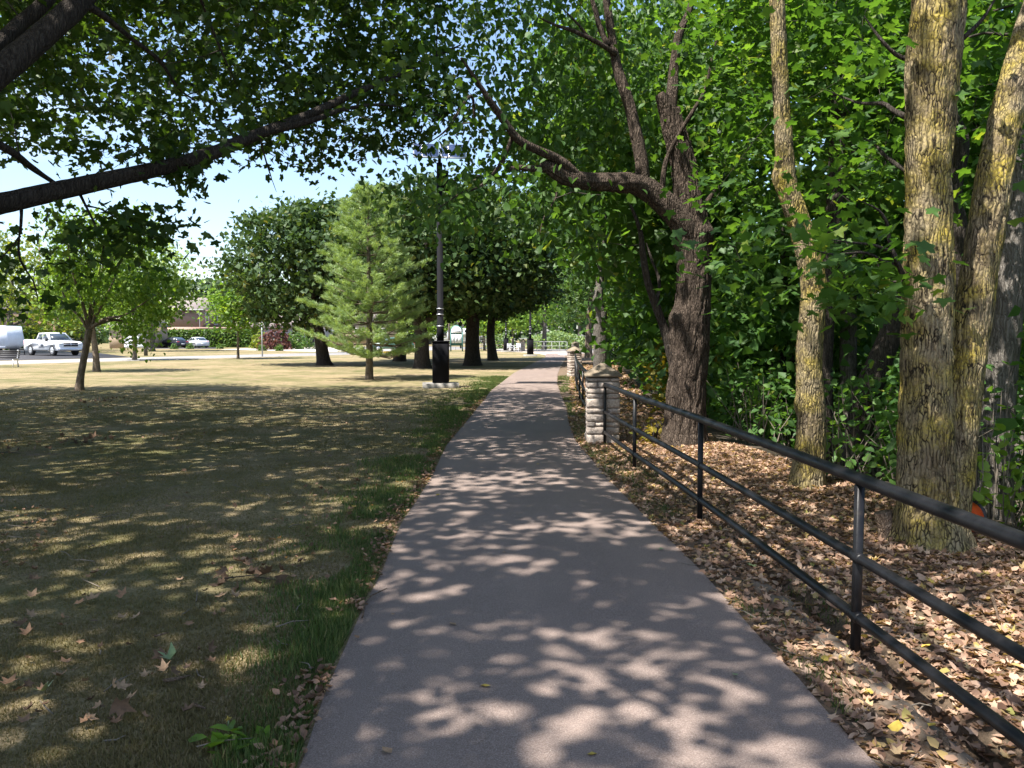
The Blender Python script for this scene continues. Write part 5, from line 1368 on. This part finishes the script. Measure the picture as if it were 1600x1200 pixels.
# ------------------------------------------------------------------ park and street furniture
M['white_metal'] = simple('white_painted_metal', (.72, .72, .74), .45, var=.05)
M['dark_slat'] = simple('dark_slat', (.035, .033, .035), .6)
M['sign_green'] = simple('dark_green_paint', (.035, .12, .11), .5, var=.12)
M['poster'] = simple('white_poster', (.74, .74, .72), .6, var=.05)
M['ink'] = simple('dark_ink', (.06, .07, .08), .6)
M['pole_grey'] = simple('galvanised_steel', (.38, .40, .41), .5, .4, var=.1)
M['pole_wood'] = simple('utility_pole_wood', (.17, .13, .10), .9, var=.25)
M['hydrant'] = simple('hydrant_red', (.42, .03, .025), .5)
M['orange'] = simple('orange_fabric', (.75, .14, .03), .7)
M['yellow_kerb'] = simple('yellow_kerb_paint', (.62, .42, .04), .7)
M['red_plastic'] = simple('red_plastic', (.62, .07, .015), .35, var=.25, scale=8)

def bench():
    b = gnd(4, 574.2)
    t = thing('park_bench', 'park bench with white end frames and dark slats at the left edge', 'bench', b, None, R_(4))
    for x in (-.85, .68):
        e = MB(); e.tube([(x, -.28, 0), (x, -.26, .44), (x, .16, .44)], [.03, .03, .03], 8); e.tube([(x, .22, 0), (x, .16, .44), (x, .30, .86), (x, .24, .90)], [.035, .035, .03, .03], 8); e.build('end_frame', M['white_metal'], t)
    for k in range(4): MB().box((-.08, -.24 + k * .12, .465), (1.7, .09, .03)).build('seat_slat', M['dark_slat'], t)
    for k in range(4): MB().box((-.08, .185 + k * .035, .54 + k * .1), (1.7, .03, .075)).build('back_slat', M['dark_slat'], t)
bench()

def notice_board():
    b = gnd(713.5, 549.2); s = 1.0
    t = thing('notice_board', 'dark green arched notice board with white header and three posters', 'sign', b)
    for x in (-.62, .62): MB().box((x, 0, 1.05), (.13, .13, 2.1), bev=.02).build('post', M['sign_green'], t)
    arch = [(-.69, 1.9)] + [(-.69 * math.cos(a), 2.1 + .72 * math.sin(a)) for a in np.linspace(0, math.pi, 13)] + [(.69, 1.9)]
    inn = [(-.57, 1.98)] + [(-.57 * math.cos(a), 2.1 + .58 * math.sin(a)) for a in np.linspace(0, math.pi, 13)] + [(.57, 1.98)]
    MB().prism(arch, -.06, .06).build('arch', M['sign_green'], t)
    h = MB().prism(inn, -.075, -.061).build('header_panel', M['poster'], t)
    MB().box((0, .01, 1.25), (1.12, .06, 1.26)).build('back_board', M['sign_green'], t)
    for x, w in ((-.37, .32), (0, .34), (.36, .34)):
        p = MB().box((x, -.03, 1.36), (w, .02, .92)).build('poster', M['poster'], t)
        for k in range(5): MB().box((x - .02 + .03 * (k % 2), -.043, 1.08 + k * .13), (w * .6, .006, .035)).build('print_line', M['ink'], p)
    for k, (z, w) in enumerate(((2.46, .28), (2.30, .5), (2.14, .72))): MB().box((0, -.079, z), (w, .006, .055)).build('header_line', M['ink'], h)
notice_board()
def street_sign():
    b = gnd(725.5, 549.0) + (.1, .4, 0)
    t = thing('street_sign', 'small pale sign on a post right of the notice board', 'sign', b)
    MB().tube([(0, 0, 0), (0, 0, 2.5)], [.035, .035], 8).build('post', M['pole_grey'], t)
    p = MB().box((0, -.045, 2.0), (.55, .02, .95), bev=.005).build('plate', M['poster'], t)
    MB().box((0, -.06, 2.2), (.2, .006, .28)).build('symbol', M['ink'], p)
street_sign()
def bin_(px, py, label, s=1.0):
    t = thing('waste_bin', label, 'bin', gnd(px, py))
    MB().tube([(0, 0, 0), (0, 0, .04), (0, 0, .95 * s)], [.30, .32, .34], 16).build('body', M['black'], t)
    MB().tube([(0, 0, .95 * s), (0, 0, 1.0 * s), (0, 0, 1.06 * s)], [.37, .37, .28], 16).build('lid', M['black'], t)
bin_(735, 547.2, 'black waste bin right of the notice board')
def white_chair(px, py, rz, label):
    t = thing('garden_chair', label, 'chair', gnd(px, py), 'white chairs under the small tree', rz)
    for x in (-.22, .22):
        for y in (-.22, .22): MB().tube([(x * 1.1, y * 1.1, 0), (x, y, .45 if y < 0 else .9)], [.02, .02], 6).build('leg', M['white_metal'], t)
    MB().box((0, 0, .45), (.5, .5, .04), bev=.02).build('seat', M['white_metal'], t)
    for k in range(4): MB().box((0, .23, .58 + k * .09), (.44, .02, .05)).build('back_slat', M['white_metal'], t)
    for x in (-.25, .25): MB().tube([(x, -.2, .45), (x, -.2, .66), (x, .22, .68)], [.018, .018, .018], 6).build('arm', M['white_metal'], t)
white_chair(797.5, 550.2, .6, 'left white slatted chair under the small sunlit tree')
white_chair(808.5, 550.2, -.5, 'right white slatted chair under the small sunlit tree')

def pole(px, py, h, label, mat, r=.05, arms=False, cat='pole', nm='street_pole'):
    t = thing(nm, label, cat, gnd(px, py))
    MB().tube([(0, 0, -.1), (0, 0, h)], [r * 1.15, r * .85], 10).build('shaft', M[mat], t)
    if arms: MB().box((0, 0, h - .5), (2.0, .1, .12)).build('cross_arm', M[mat], t)
    else: MB().tube([(0, 0, h), (0, 0, h + .03)], [r * 1.1, r * .6], 10).build('cap', M[mat], t)
pole(410, 558.0, 3.0, 'thin grey steel pole at the street corner', 'pole_grey', .05)
pole(228, 556.0, 1.9, 'short thick grey post on the dry boulevard', 'bark_grey', .14)
pole(496, 552.0, 2.6, 'pale wooden post beside the leftmost lawn maple', 'pole_wood', .12)
pole(702, 542.0, 9, 'far utility pole left of the notice board', 'pole_wood', .16, True)
pole(720, 545.5, 6.5, 'dark lamp pole behind the notice board', 'black', .09)
pole(653, 541.5, 8, 'far utility pole hidden by the thick maple trunk', 'pole_wood', .16, True)
# overhead wires between tall poles out on the street
t = thing('overhead_wires', 'thin overhead wires crossing the sky above the brown house', 'wires', (-60, 130, 0))
for z0, z1 in ((15.6, 14.4), (11.2, 10.6), (9.9, 9.2)):
    xs_ = np.linspace(-75, -10, 24); MB().tube([(x, 128, z0 + (z1 - z0) * (x + 75) / 65 - 1.0 * (1 - ((x + 42) / 33) ** 2)) for x in xs_], [.022] * 24, 4).build('wire', M['black'], t, local=False)
for x in (-75, -10): MB().tube([(x, 128, -.1), (x, 128, 16.2 if x < -50 else 15)], [.18, .13], 8).build('pole', M['pole_wood'], t, local=False)
def hydrant():
    t = thing('fire_hydrant', 'red fire hydrant across the street', 'hydrant', gnd(636.5, 545))
    MB().tube([(0, 0, 0), (0, 0, .06), (0, 0, .07), (0, 0, .65), (0, 0, .70), (0, 0, .82), (0, 0, .9)], [.22, .22, .15, .15, .2, .17, .05], 12).build('barrel', M['hydrant'], t)
    for s in (-1, 1): MB().tube([(s * .13, 0, .52), (s * .26, 0, .52)], [.07, .07], 8).build('nozzle', M['hydrant'], t)
hydrant()
t = thing('orange_sign', 'orange roadwork sign on a stand behind the green car', 'sign', gnd(626, 546.5))
MB().prism([(-.75, 1.35), (0, .6), (.75, 1.35), (0, 2.1)], -.02, .02).build('panel', M['orange'], t)
MB().tube([(0, .05, 0), (0, .05, 1.4)], [.03, .03], 6).build('stand', M['pole_grey'], t); MB().box((0, .05, .03), (.8, .1, .05)).build('foot', M['pole_grey'], t)
ya, yb = gnd(590, 552.4), gnd(616, 551.6); mid = (ya + yb) / 2
tag(MB().box((mid[0], mid[1], .05), (float(np.linalg.norm(yb - ya)), .3, .2), rz=math.atan2(yb[1] - ya[1], yb[0] - ya[0]), bev=.03).build('yellow_kerb', M['yellow_kerb']), 'yellow painted kerb stretch under the white pine', 'kerb')
# far seating behind the maples
for i, px in enumerate((752, 762, 772)):
    t = thing('picnic_table', ['left', 'middle', 'right'][i] + ' one of the far picnic tables behind the slim maple', 'table', gnd(px, 544.2), 'far picnic tables')
    MB().box((0, 0, .75), (1.8, .75, .06)).build('top', M['white_metal'], t)
    for s in (-1, 1):
        MB().box((0, s * .65, .45), (1.8, .28, .05)).build('seat', M['white_metal'], t)
        MB().prism([(-.7, 0), (-.6, 0), (-.2, .72), (.2, .72), (.6, 0), (.7, 0), (.28, .74), (-.28, .74)], s * .6 - .03, s * .6 + .03, axis='x').build('leg', M['pole_grey'], t)

# red plastic container lying against the foot of the twin-stemmed tree
def red_container():
    c = gnd(1526, 868) + (0, .25, 0); c[2] = max(vz(c[0], c[1]), wz(c[0], c[1])) if c[0] < fV(c[1]) + 1 else 0
    t = thing('plastic_container', 'red plastic container and dark lid dumped in leaves beside the twin-stemmed tree', 'container', c, None, .4)
    pts = [(-.16, 0, .10), (-.15, 0, .10), (0, 0, .12), (.12, 0, .13), (.13, 0, .13)]
    MB().tube(pts, [.03, .09, .115, .125, .10], 18).build('tub', M['red_plastic'], t, smooth=False)
    MB().tube([(.135, 0, .13), (.15, 0, .13), (.165, 0, .13)], [.125, .128, .10], 18).build('rim', M['dark_slat'], t)
    MB().tube([(-.13, -.02, .17), (-.08, -.05, .27), (.02, -.05, .28), (.08, -.02, .2)], [.01, .01, .01, .01], 6).build('handle', M['white_metal'], t)
red_container()

def stump():
    b = gnd(1388, 866); b[2] = vz(b[0], b[1])
    t = thing('tree_stump', 'small cut stump poking from the leaf litter left of the twin-stemmed tree', 'stump', b)
    trunk_mesh('wood', [b + (0, 0, -.05), b + (-.01, 0, .06), b + (-.05, .01, .21)], [.08, .07, .06], M['dead_wood'], t, n=24, step=.02, ridge=.01, seed=4)
stump()

# ------------------------------------------------------------------ plants with big round leaves at the right edge
def round_leaf_plants():
    rng = np.random.default_rng(99)
    for i, (px, py, dd, label) in enumerate([(1515, 850, 6.3, 'leafy plant with round pale leaves right beside the twin-stemmed tree'), (1580, 850, 6.6, 'round-leaved plant at the far right edge behind the top rail'), (1300, 770, 8.4, 'small broad-leaved sapling at the foot of the slender tree'), (1345, 790, 7.9, 'low broad-leaved seedling between slender and twin-stemmed trees')]):
        b = pix(px, py, dd); b[2] = wz(b[0], b[1]) if b[0] > fV(b[1]) else vz(b[0], b[1])
        t = thing('leafy_plant', label, 'plant', b)
        H = (1.0, .9, .65, .35)[i]; P = []; mb = MB()
        for k in range((7, 7, 5, 4)[i]):
            e = b + (rng.normal() * .20, rng.normal() * .2, H * rng.uniform(.6, 1.1)); m = (b + e) / 2 + rng.normal(size=3) * .03
            mb.tube([b + rng.normal(size=3) * (.05, .05, 0) + (0, 0, -.03), m, e], [.006, .005, .002], 5)
            for q in np.linspace(.25, 1, 8): P.append(b * (1 - q) ** 2 + 2 * m * q * (1 - q) + e * q * q + rng.normal(size=3) * .035)
        mb.build('stems', M['twig_pale'], t, local=False)
        V, F, v = leaf_arrays(np.array(P), .085, 'round', .6, .3, rng.random(len(P)) * .5 + .5, rng)
        mk('leaves', V, F, M['young_leaf'] if i < 2 else M['linden_leaf'], t, var=v)
round_leaf_plants()

# ------------------------------------------------------------------ ground cover
def litter():
    rng = np.random.default_rng(111)
    P = []
    n = 38000
    y = 2.0 + rng.random(n) ** 1.5 * 14
    a = fF(y) - .12; b = fV(y) + .5
    x = a + (b - a) * rng.random(n) ** .85
    k = rng.random(n) < .10; x[k] = fR(y[k]) + (fF(y[k]) - fR(y[k])) * rng.random(k.sum())
    z = np.where(x > fV(y), woods_z(x[:, None], y[:, None])[:, 0], verge_z(x[:, None], y[:, None])[:, 0])
    P = np.stack([x, y, z + .004 + rng.random(len(x)) * .022], 1)
    V1, F1, v1 = leaf_arrays(P[::3], .050, 'curl', .34, .05, rng.random(len(P[::3])) ** .9, rng); P = np.concatenate([P[1::3], P[2::3]])
    V2, F2, v2 = leaf_arrays(P, .052, 'ovate', .36, .05, rng.random(len(P)) ** .9, rng)
    o = mk('leaf_litter', np.vstack([V1, V2]), np.vstack([F1, F2 + len(V1)]), M['litter'], var=np.concatenate([v1, v2]))
    o['kind'] = 'stuff'; o['label'] = 'thick dry brown leaf litter covering the strip behind the railing'; o['category'] = 'leaf litter'
    n = 9000; y = 15 + rng.random(n) * 32; x = fF(y) - .2 + (fV(y) + .6 - fF(y)) * rng.random(n)
    z = np.where(x > fV(y), woods_z(x[:, None], y[:, None])[:, 0], verge_z(x[:, None], y[:, None])[:, 0]) + .02
    V, F, v = leaf_arrays(np.stack([x, y, z], 1), .095, 'ovate', .4, .05, rng.random(n) ** .9, rng)
    o = mk('far_leaf_litter', V, F, M['litter'], var=v); o['kind'] = 'stuff'; o['label'] = 'brown leaf litter along the far railing'; o['category'] = 'leaf litter'
    # scattered crumbs on the lawn and along the path edge
    n = 5200
    y = 2.5 + rng.random(n) ** 1.3 * 19; e = rng.random(n)
    x = np.where(e < .3, fL(y) - np.abs(rng.normal(size=n)) * .10, fL(y) - .2 - rng.random(n) * (2 + y * .62))
    cl_ = vnoise(np.stack([x * .7, y * .7, x * 0], 1), 18) + .35 * (e < .3) > .48
    x, y = x[cl_], y[cl_]
    P = np.stack([x, y, lawn_z(x[:, None], y[:, None])[:, 0] + .015 + rng.random(len(x)) * .02], 1)
    V, F, v = leaf_arrays(P, .042, 'curlov', .3, .03, rng.random(len(P)) * .62, rng)
    o = mk('lawn_leaf_litter', V, F, M['litter'], var=v)
    o['kind'] = 'stuff'; o['label'] = 'dry brown leaves and crumbs scattered through the lawn'; o['category'] = 'leaf litter'
    # twiglets
    SV = []; SF = []; off = 0
    for _ in range(420):
        yy = 2.2 + rng.random() ** 1.4 * 11
        if rng.random() < .6: xx = fR(yy) + rng.random() * (fV(yy) - fR(yy)); zz = vz(xx, yy)
        else: xx = fL(yy) - .1 - rng.random() * (2 + yy * .5); zz = .02
        a = rng.uniform(0, 3.14); L = rng.uniform(.05, .22)
        p0 = np.array([xx, yy, zz + .012]); p1 = p0 + (math.cos(a) * L, math.sin(a) * L, rng.uniform(0, .02))
        v, f = tube(np.array([p0, (p0 + p1) / 2 + rng.normal(size=3) * .008, p1]), [.004, .0035, .002], 4, cap=False); SV.append(v); SF.append(f + off); off += len(v)
    o = mk('twig_litter', np.concatenate(SV), np.concatenate(SF), M['twig_pale'])
    o['kind'] = 'stuff'; o['label'] = 'small dry twigs scattered over litter and lawn'; o['category'] = 'twigs'
litter()

def blades(name, x, y, z, h, w, mat, rng, label, lean=.5, var=None):
    n = len(x); P = np.stack([x, y, z], 1)
    a = rng.uniform(0, 6.283, n); W = np.stack([np.cos(a), np.sin(a), 0 * a], 1) * (w * rng.uniform(.6, 1.3, n))[:, None]
    b = rng.uniform(0, 6.283, n); Ln = np.abs(rng.normal(size=n)) * lean
    D = nrm(np.stack([np.cos(b) * Ln, np.sin(b) * Ln, np.ones(n)], 1)); H = h * rng.uniform(.5, 1.4, n)
    tip = P + D * H[:, None]
    V = np.stack([P - W, P + W, tip], 1).reshape(-1, 3)
    o = mk(name, V, np.arange(3 * n).reshape(-1, 3), mat, var=np.repeat(rng.random(n) if var is None else var, 3))
    o['kind'] = 'stuff'; o['label'] = label; o['category'] = 'grass'
    return o

def grass():
    rng = np.random.default_rng(123)
    # thin mown lawn
    n = 400000
    y = 2.3 + rng.random(n) ** 1.9 * 22
    half = .66 * y + .6
    x = -half + rng.random(n) * (half + fL(y))
    ok = x < fL(y) - .04
    den = fbm(np.stack([x * .8, y * .8, x * 0], 1), 3, 41); tuftn = vnoise(np.stack([x * 9, y * 9, x * 0], 1), 44)
    ok &= (den * .6 + tuftn * .5 > rng.uniform(.22, .62, n))
    x, y = x[ok], y[ok]
    z = lawn_z(x[:, None], y[:, None])[:, 0] - .004
    h = .023 * (.7 + .7 * vnoise(np.stack([x * 1.5, y * 1.5, x * 0], 1), 45))
    var = np.clip(.15 + .55 * rng.random(len(x)) + .7 * (vnoise(np.stack([x * .5, y * .5, x * 0], 1), 46) - .45), 0, 1)
    blades('lawn_grass', x, y, z, h, .0028 + .0003 * y, M['grass'], rng, 'short dry olive grass of the shaded lawn', 1.25, var)
    # lush grass along the path edges
    n = 70000
    y = 2.3 + rng.random(n) ** 1.7 * 30
    wd = .30 * (.35 + vnoise(np.stack([y * .9, y * 0, y * 0], 1), 51)) * (1 + y * .035)
    x = fL(y) - .02 - np.abs(rng.normal(size=n)) * wd
    ok = vnoise(np.stack([x * 2.2, y * 1.6, x * 0], 1), 52) > .44 - .1 * (y > 12)
    x, y = x[ok], y[ok]; z = np.maximum(lawn_z(x[:, None], y[:, None])[:, 0], 0) - .004
    blades('edge_grass', x, y, z, .052 * (.45 + vnoise(np.stack([x * 3, y * 3, x * 0], 1), 53)), .0028 + .0003 * y, M['lush'], rng, 'lusher green grass fringing the left edge of the path', .55)
    # right verge tufts between path and railing
    n = 26000
    y = 3 + rng.random(n) ** 1.2 * 30
    x = fR(y) + .03 + rng.random(n) * np.maximum(fF(y) - fR(y) + .15, .1)
    ok = fbm(np.stack([x * 3.1 + y, y * 1.3 - x * .7, x * 0], 1), 3, 61) > np.where(y < 9, .56, .42)
    x, y = x[ok], y[ok]; z = verge_z(x[:, None], y[:, None])[:, 0] - .004
    blades('verge_grass', x, y, z, .045, .0026 + .0003 * y, M['lush'], rng, 'patchy grass between the path and the railing', .7, np.clip(rng.random(len(x)) * 1.15, 0, 1))
grass()

# broad-leaved weed by the path with a yellow flower head
def weed():
    rng = np.random.default_rng(131)
    b = gnd(352, 1172); t = thing('weed', 'broad-leaved dandelion-like weed at the bottom left by the path', 'plant', b)
    P = b + np.stack([rng.normal(size=30) * .06, rng.normal(size=30) * .06, .02 + rng.random(30) * .035], 1)
    V, F, v = leaf_arrays(P, .075, 'ovate', .5, -.15, rng.random(len(P)) * .5, rng); mk('leaves', V, F, M['young_leaf'], t, var=v)
    c = gnd(357, 1143); t = thing('yellow_flower', 'yellow flower head in the grass above the weed', 'flower', c)
    MB().tube([c, c + (0, 0, .05)], [.003, .003], 5).build('stem', M['fallen_green'], t, local=False)
    V, F, v = leaf_arrays(np.repeat((c + (0, 0, .055))[None], 26, 0), .022, 'narrow', .5, -.2, None, rng); mk('petals', V, F, M['fallen_yellow'], t)
weed()

# single fallen leaves that can be picked out
def fallen():
    rng = np.random.default_rng(141)
    def leaf(px, py, size, mat, label, kind='curl', group=None, tilt=.2, nm='fallen_leaf'):
        p = gnd(px, py)
        x, y = p[0], p[1]
        z = .030 if fL(y) < x < fR(y) else (vz(x, y) + .035 if x >= fR(y) else float(lawn_z(np.array([[x]]), np.array([[y]]))[0, 0]) + .03)
        V, F, v = leaf_arrays(np.zeros((1, 3)), size * (.68 if kind == 'curl' else 1), kind, tilt, 0, None, rng)
        V[:, 2] -= V[:, 2].min()
        if fL(y) < x < fR(y): V[:, 2] *= .5; z = .0255
        o = mk(nm, V, F, M[mat]); o.location = (x, y, z)
        tag(o, label, 'leaf', group); return o
    leaf(931, 1188, .055, 'fallen_yellow', 'yellow-green oval leaf at the bottom edge of the path', 'curlov')
    leaf(610, 1185, .045, 'fallen_tan', 'tan leaf near the bottom left of the path', 'curlov')
    leaf(752, 1080, .06, 'fallen_yellow', 'yellow leaf in the lower middle of the path', 'curlov')
    leaf(612, 966, .06, 'fallen_tan', 'brown lobed leaf on the left side of the path')
    leaf(711, 983, .05, 'fallen_tan', 'thin tan leaf scrap left of the path middle', 'curlov')
    leaf(560, 1004, .06, 'fallen_rust', 'rust leaf touching the left path edge', 'curlov')
    leaf(1148, 1061, .035, 'fallen_green', 'small green leaf on the right part of the path', 'curlov')
    leaf(1033, 863, .06, 'fallen_green', 'green leaf by the right edge of the path', 'curl')
    leaf(841, 728, .05, 'fallen_yellow', 'small yellow leaf far up the path', 'curlov')
    leaf(682, 778, .05, 'fallen_yellow', 'pale leaf near left path edge in middle distance', 'curlov')
    leaf(790, 868, .045, 'fallen_tan', 'small tan leaf on the path middle distance', 'curlov')
    leaf(1408, 1160, .065, 'fallen_yellow', 'large yellow-green oval leaf right of the path at the bottom', 'curlov')
    leaf(1356, 1097, .06, 'fallen_yellow', 'bright yellow oval leaf beside the concrete edging', 'curlov')
    leaf(1285, 1043, .045, 'fallen_yellow', 'small golden leaf left of the nearest railing post', 'curlov')
    leaf(1452, 1148, .05, 'fallen_yellow', 'golden leaf on the concrete edging', 'curlov')
    leaf(1469, 1090, .045, 'fallen_yellow', 'small orange-yellow leaf in the railing shadow', 'curlov')
    leaf(1441, 1031, .05, 'fallen_yellow', 'yellow leaf just below the lowest rail', 'curlov')
    leaf(1336, 906, .05, 'fallen_yellow', 'yellow leaf beside the nearest railing post between rails', 'curlov')
    leaf(1455, 942, .11, 'fallen_yellow', 'ochre lobed leaf on the litter below the middle rail')
    leaf(1440, 1000, .14, 'fallen_green', 'large olive leaf lying on litter right of the nearest post')
    leaf(1503, 1000, .12, 'fallen_green', 'upright green leaf on litter between the lower rails', tilt=.9)
    leaf(1540, 1025, .13, 'fallen_tan', 'pale curled leaf near the right edge of the litter')
    leaf(1110, 872, .11, 'fallen_yellow', 'cream yellow leaf on litter just right of the path edge')
    leaf(1175, 885, .10, 'fallen_green', 'olive curled leaf on litter below the second rail')
    leaf(268, 1046, .14, 'fallen_green', 'large grey-green maple leaf on the lawn near the path')
    leaf(257, 1063, .14, 'fallen_tan', 'tan maple leaf just below the grey-green leaf')
    leaf(192, 978, .13, 'fallen_tan', 'star-shaped tan leaf on the mid lawn')
    leaf(66, 1097, .14, 'fallen_green', 'pale green maple leaf at the lower left of the lawn')
    leaf(182, 1142, .13, 'fallen_brown', 'dark upturned leaf at the bottom of the lawn', tilt=.8)
    leaf(200, 1110, .09, 'fallen_tan', 'tan leaf right above the dark upturned leaf')
    leaf(108, 975, .10, 'fallen_rust', 'rust leaf on the left side of the lawn')
    leaf(145, 903, .14, 'fallen_rust', 'orange-brown leaf in a sunny lawn patch')
    leaf(84, 1034, .08, 'fallen_tan', 'small pinkish tan leaf left of centre lawn')
    leaf(335, 973, .09, 'fallen_rust', 'orange curled leaf lit by sun near the sticks')
    leaf(545, 803, .15, 'fallen_rust', 'rust brown leaf heap top in the lawn near path')
    leaf(552, 799, .09, 'fallen_yellow', 'yellow leaf on top of the brown leaf heap')
    leaf(560, 758, .12, 'fallen_rust', 'pink-brown lobed leaf on the lawn in middle distance')
    leaf(483, 705, .10, 'fallen_yellow', 'small yellow leaf on the far shaded lawn')
    leaf(620, 722, .10, 'fallen_yellow', 'pale yellow leaf near the far path edge')
    leaf(298, 735, .12, 'fallen_yellow', 'cream leaf on the far left lawn')
    for i in range(95):
        py = rng.uniform(690, 1150); px = rng.uniform(10, max(60, 560 - (py - 650) * .55))
        leaf(px, py, rng.uniform(.06, .11), ('fallen_tan', 'fallen_brown', 'fallen_rust')[i % 3], 'dry brown lobed leaf lying on the shaded lawn', group='dry leaves on the lawn', tilt=.35)
    # leaf-bearing twig tufts fallen on the lawn
    for px, py, lab in ((170, 628, 'brown leaf clump on the lawn right of the nearest young tree'), (130, 695, 'dark leaf clump on the far left lawn'), (12, 712, 'dark leaf clump at the left edge of lawn'), (388, 912, 'dark green fallen leaf spray on the lawn')):
        c = gnd(px, py); n = 16; sc = .22 if py < 800 else .14
        P = c + np.stack([rng.normal(size=n) * sc, rng.normal(size=n) * sc, .03 + rng.random(n) * .10], 1)
        V, F, v = leaf_arrays(P, .10, 'curl', .8, .1, None, rng)
        t = thing('leaf_clump', lab, 'leaf clump', c); mk('leaves', V, F, M['fallen_brown'], t)
        MB().tube([c + (-.2, 0, .03), c + (0, .02, .05), c + (.2, -.02, .03)], [.005, .004, .002], 5).build('twig', M['twig'], t, local=False)
    # sticks
    def stick(pts, r, label):
        P = []
        for px, py in pts:
            p = gnd(px, py); p[2] = (vz(p[0], p[1]) if p[0] > fR(p[1]) else .02) + r + .012; P.append(p)
        b = P[0]; t = thing('stick', label, 'stick', b)
        trunk_mesh('wood', P, [r] + [r * .9] * (len(P) - 2) + [r * .4], M['dead_wood'], t, n=8, step=.03, seed=int(pts[0][0]))
    stick([(1300, 1047), (1325, 1075), (1345, 1100), (1365, 1122), (1385, 1142)], .009, 'long thin stick lying between path and railing')
    stick([(1468, 1142), (1475, 1165), (1480, 1185)], .017, 'short thick stick end at the concrete edging')
    stick([(1548, 965), (1560, 1000)], .012, 'stub stick leaning in the litter at the right')
    stick([(255, 1077), (280, 1073), (298, 1068)], .009, 'pale stick on the lower left lawn')
    stick([(640, 1008), (566, 975)][::-1][:1] + [(575, 945), (605, 928)], .006, 'dark twig overhanging the left path edge')
    stick([(642 - 400, 1005), (664 - 400, 999)], .007, 'short grey stick on the lawn beside a sunny patch')
    stick([(305, 1115), (322, 1121)], .008, 'short brown stick below the large lawn leaves')
fallen()
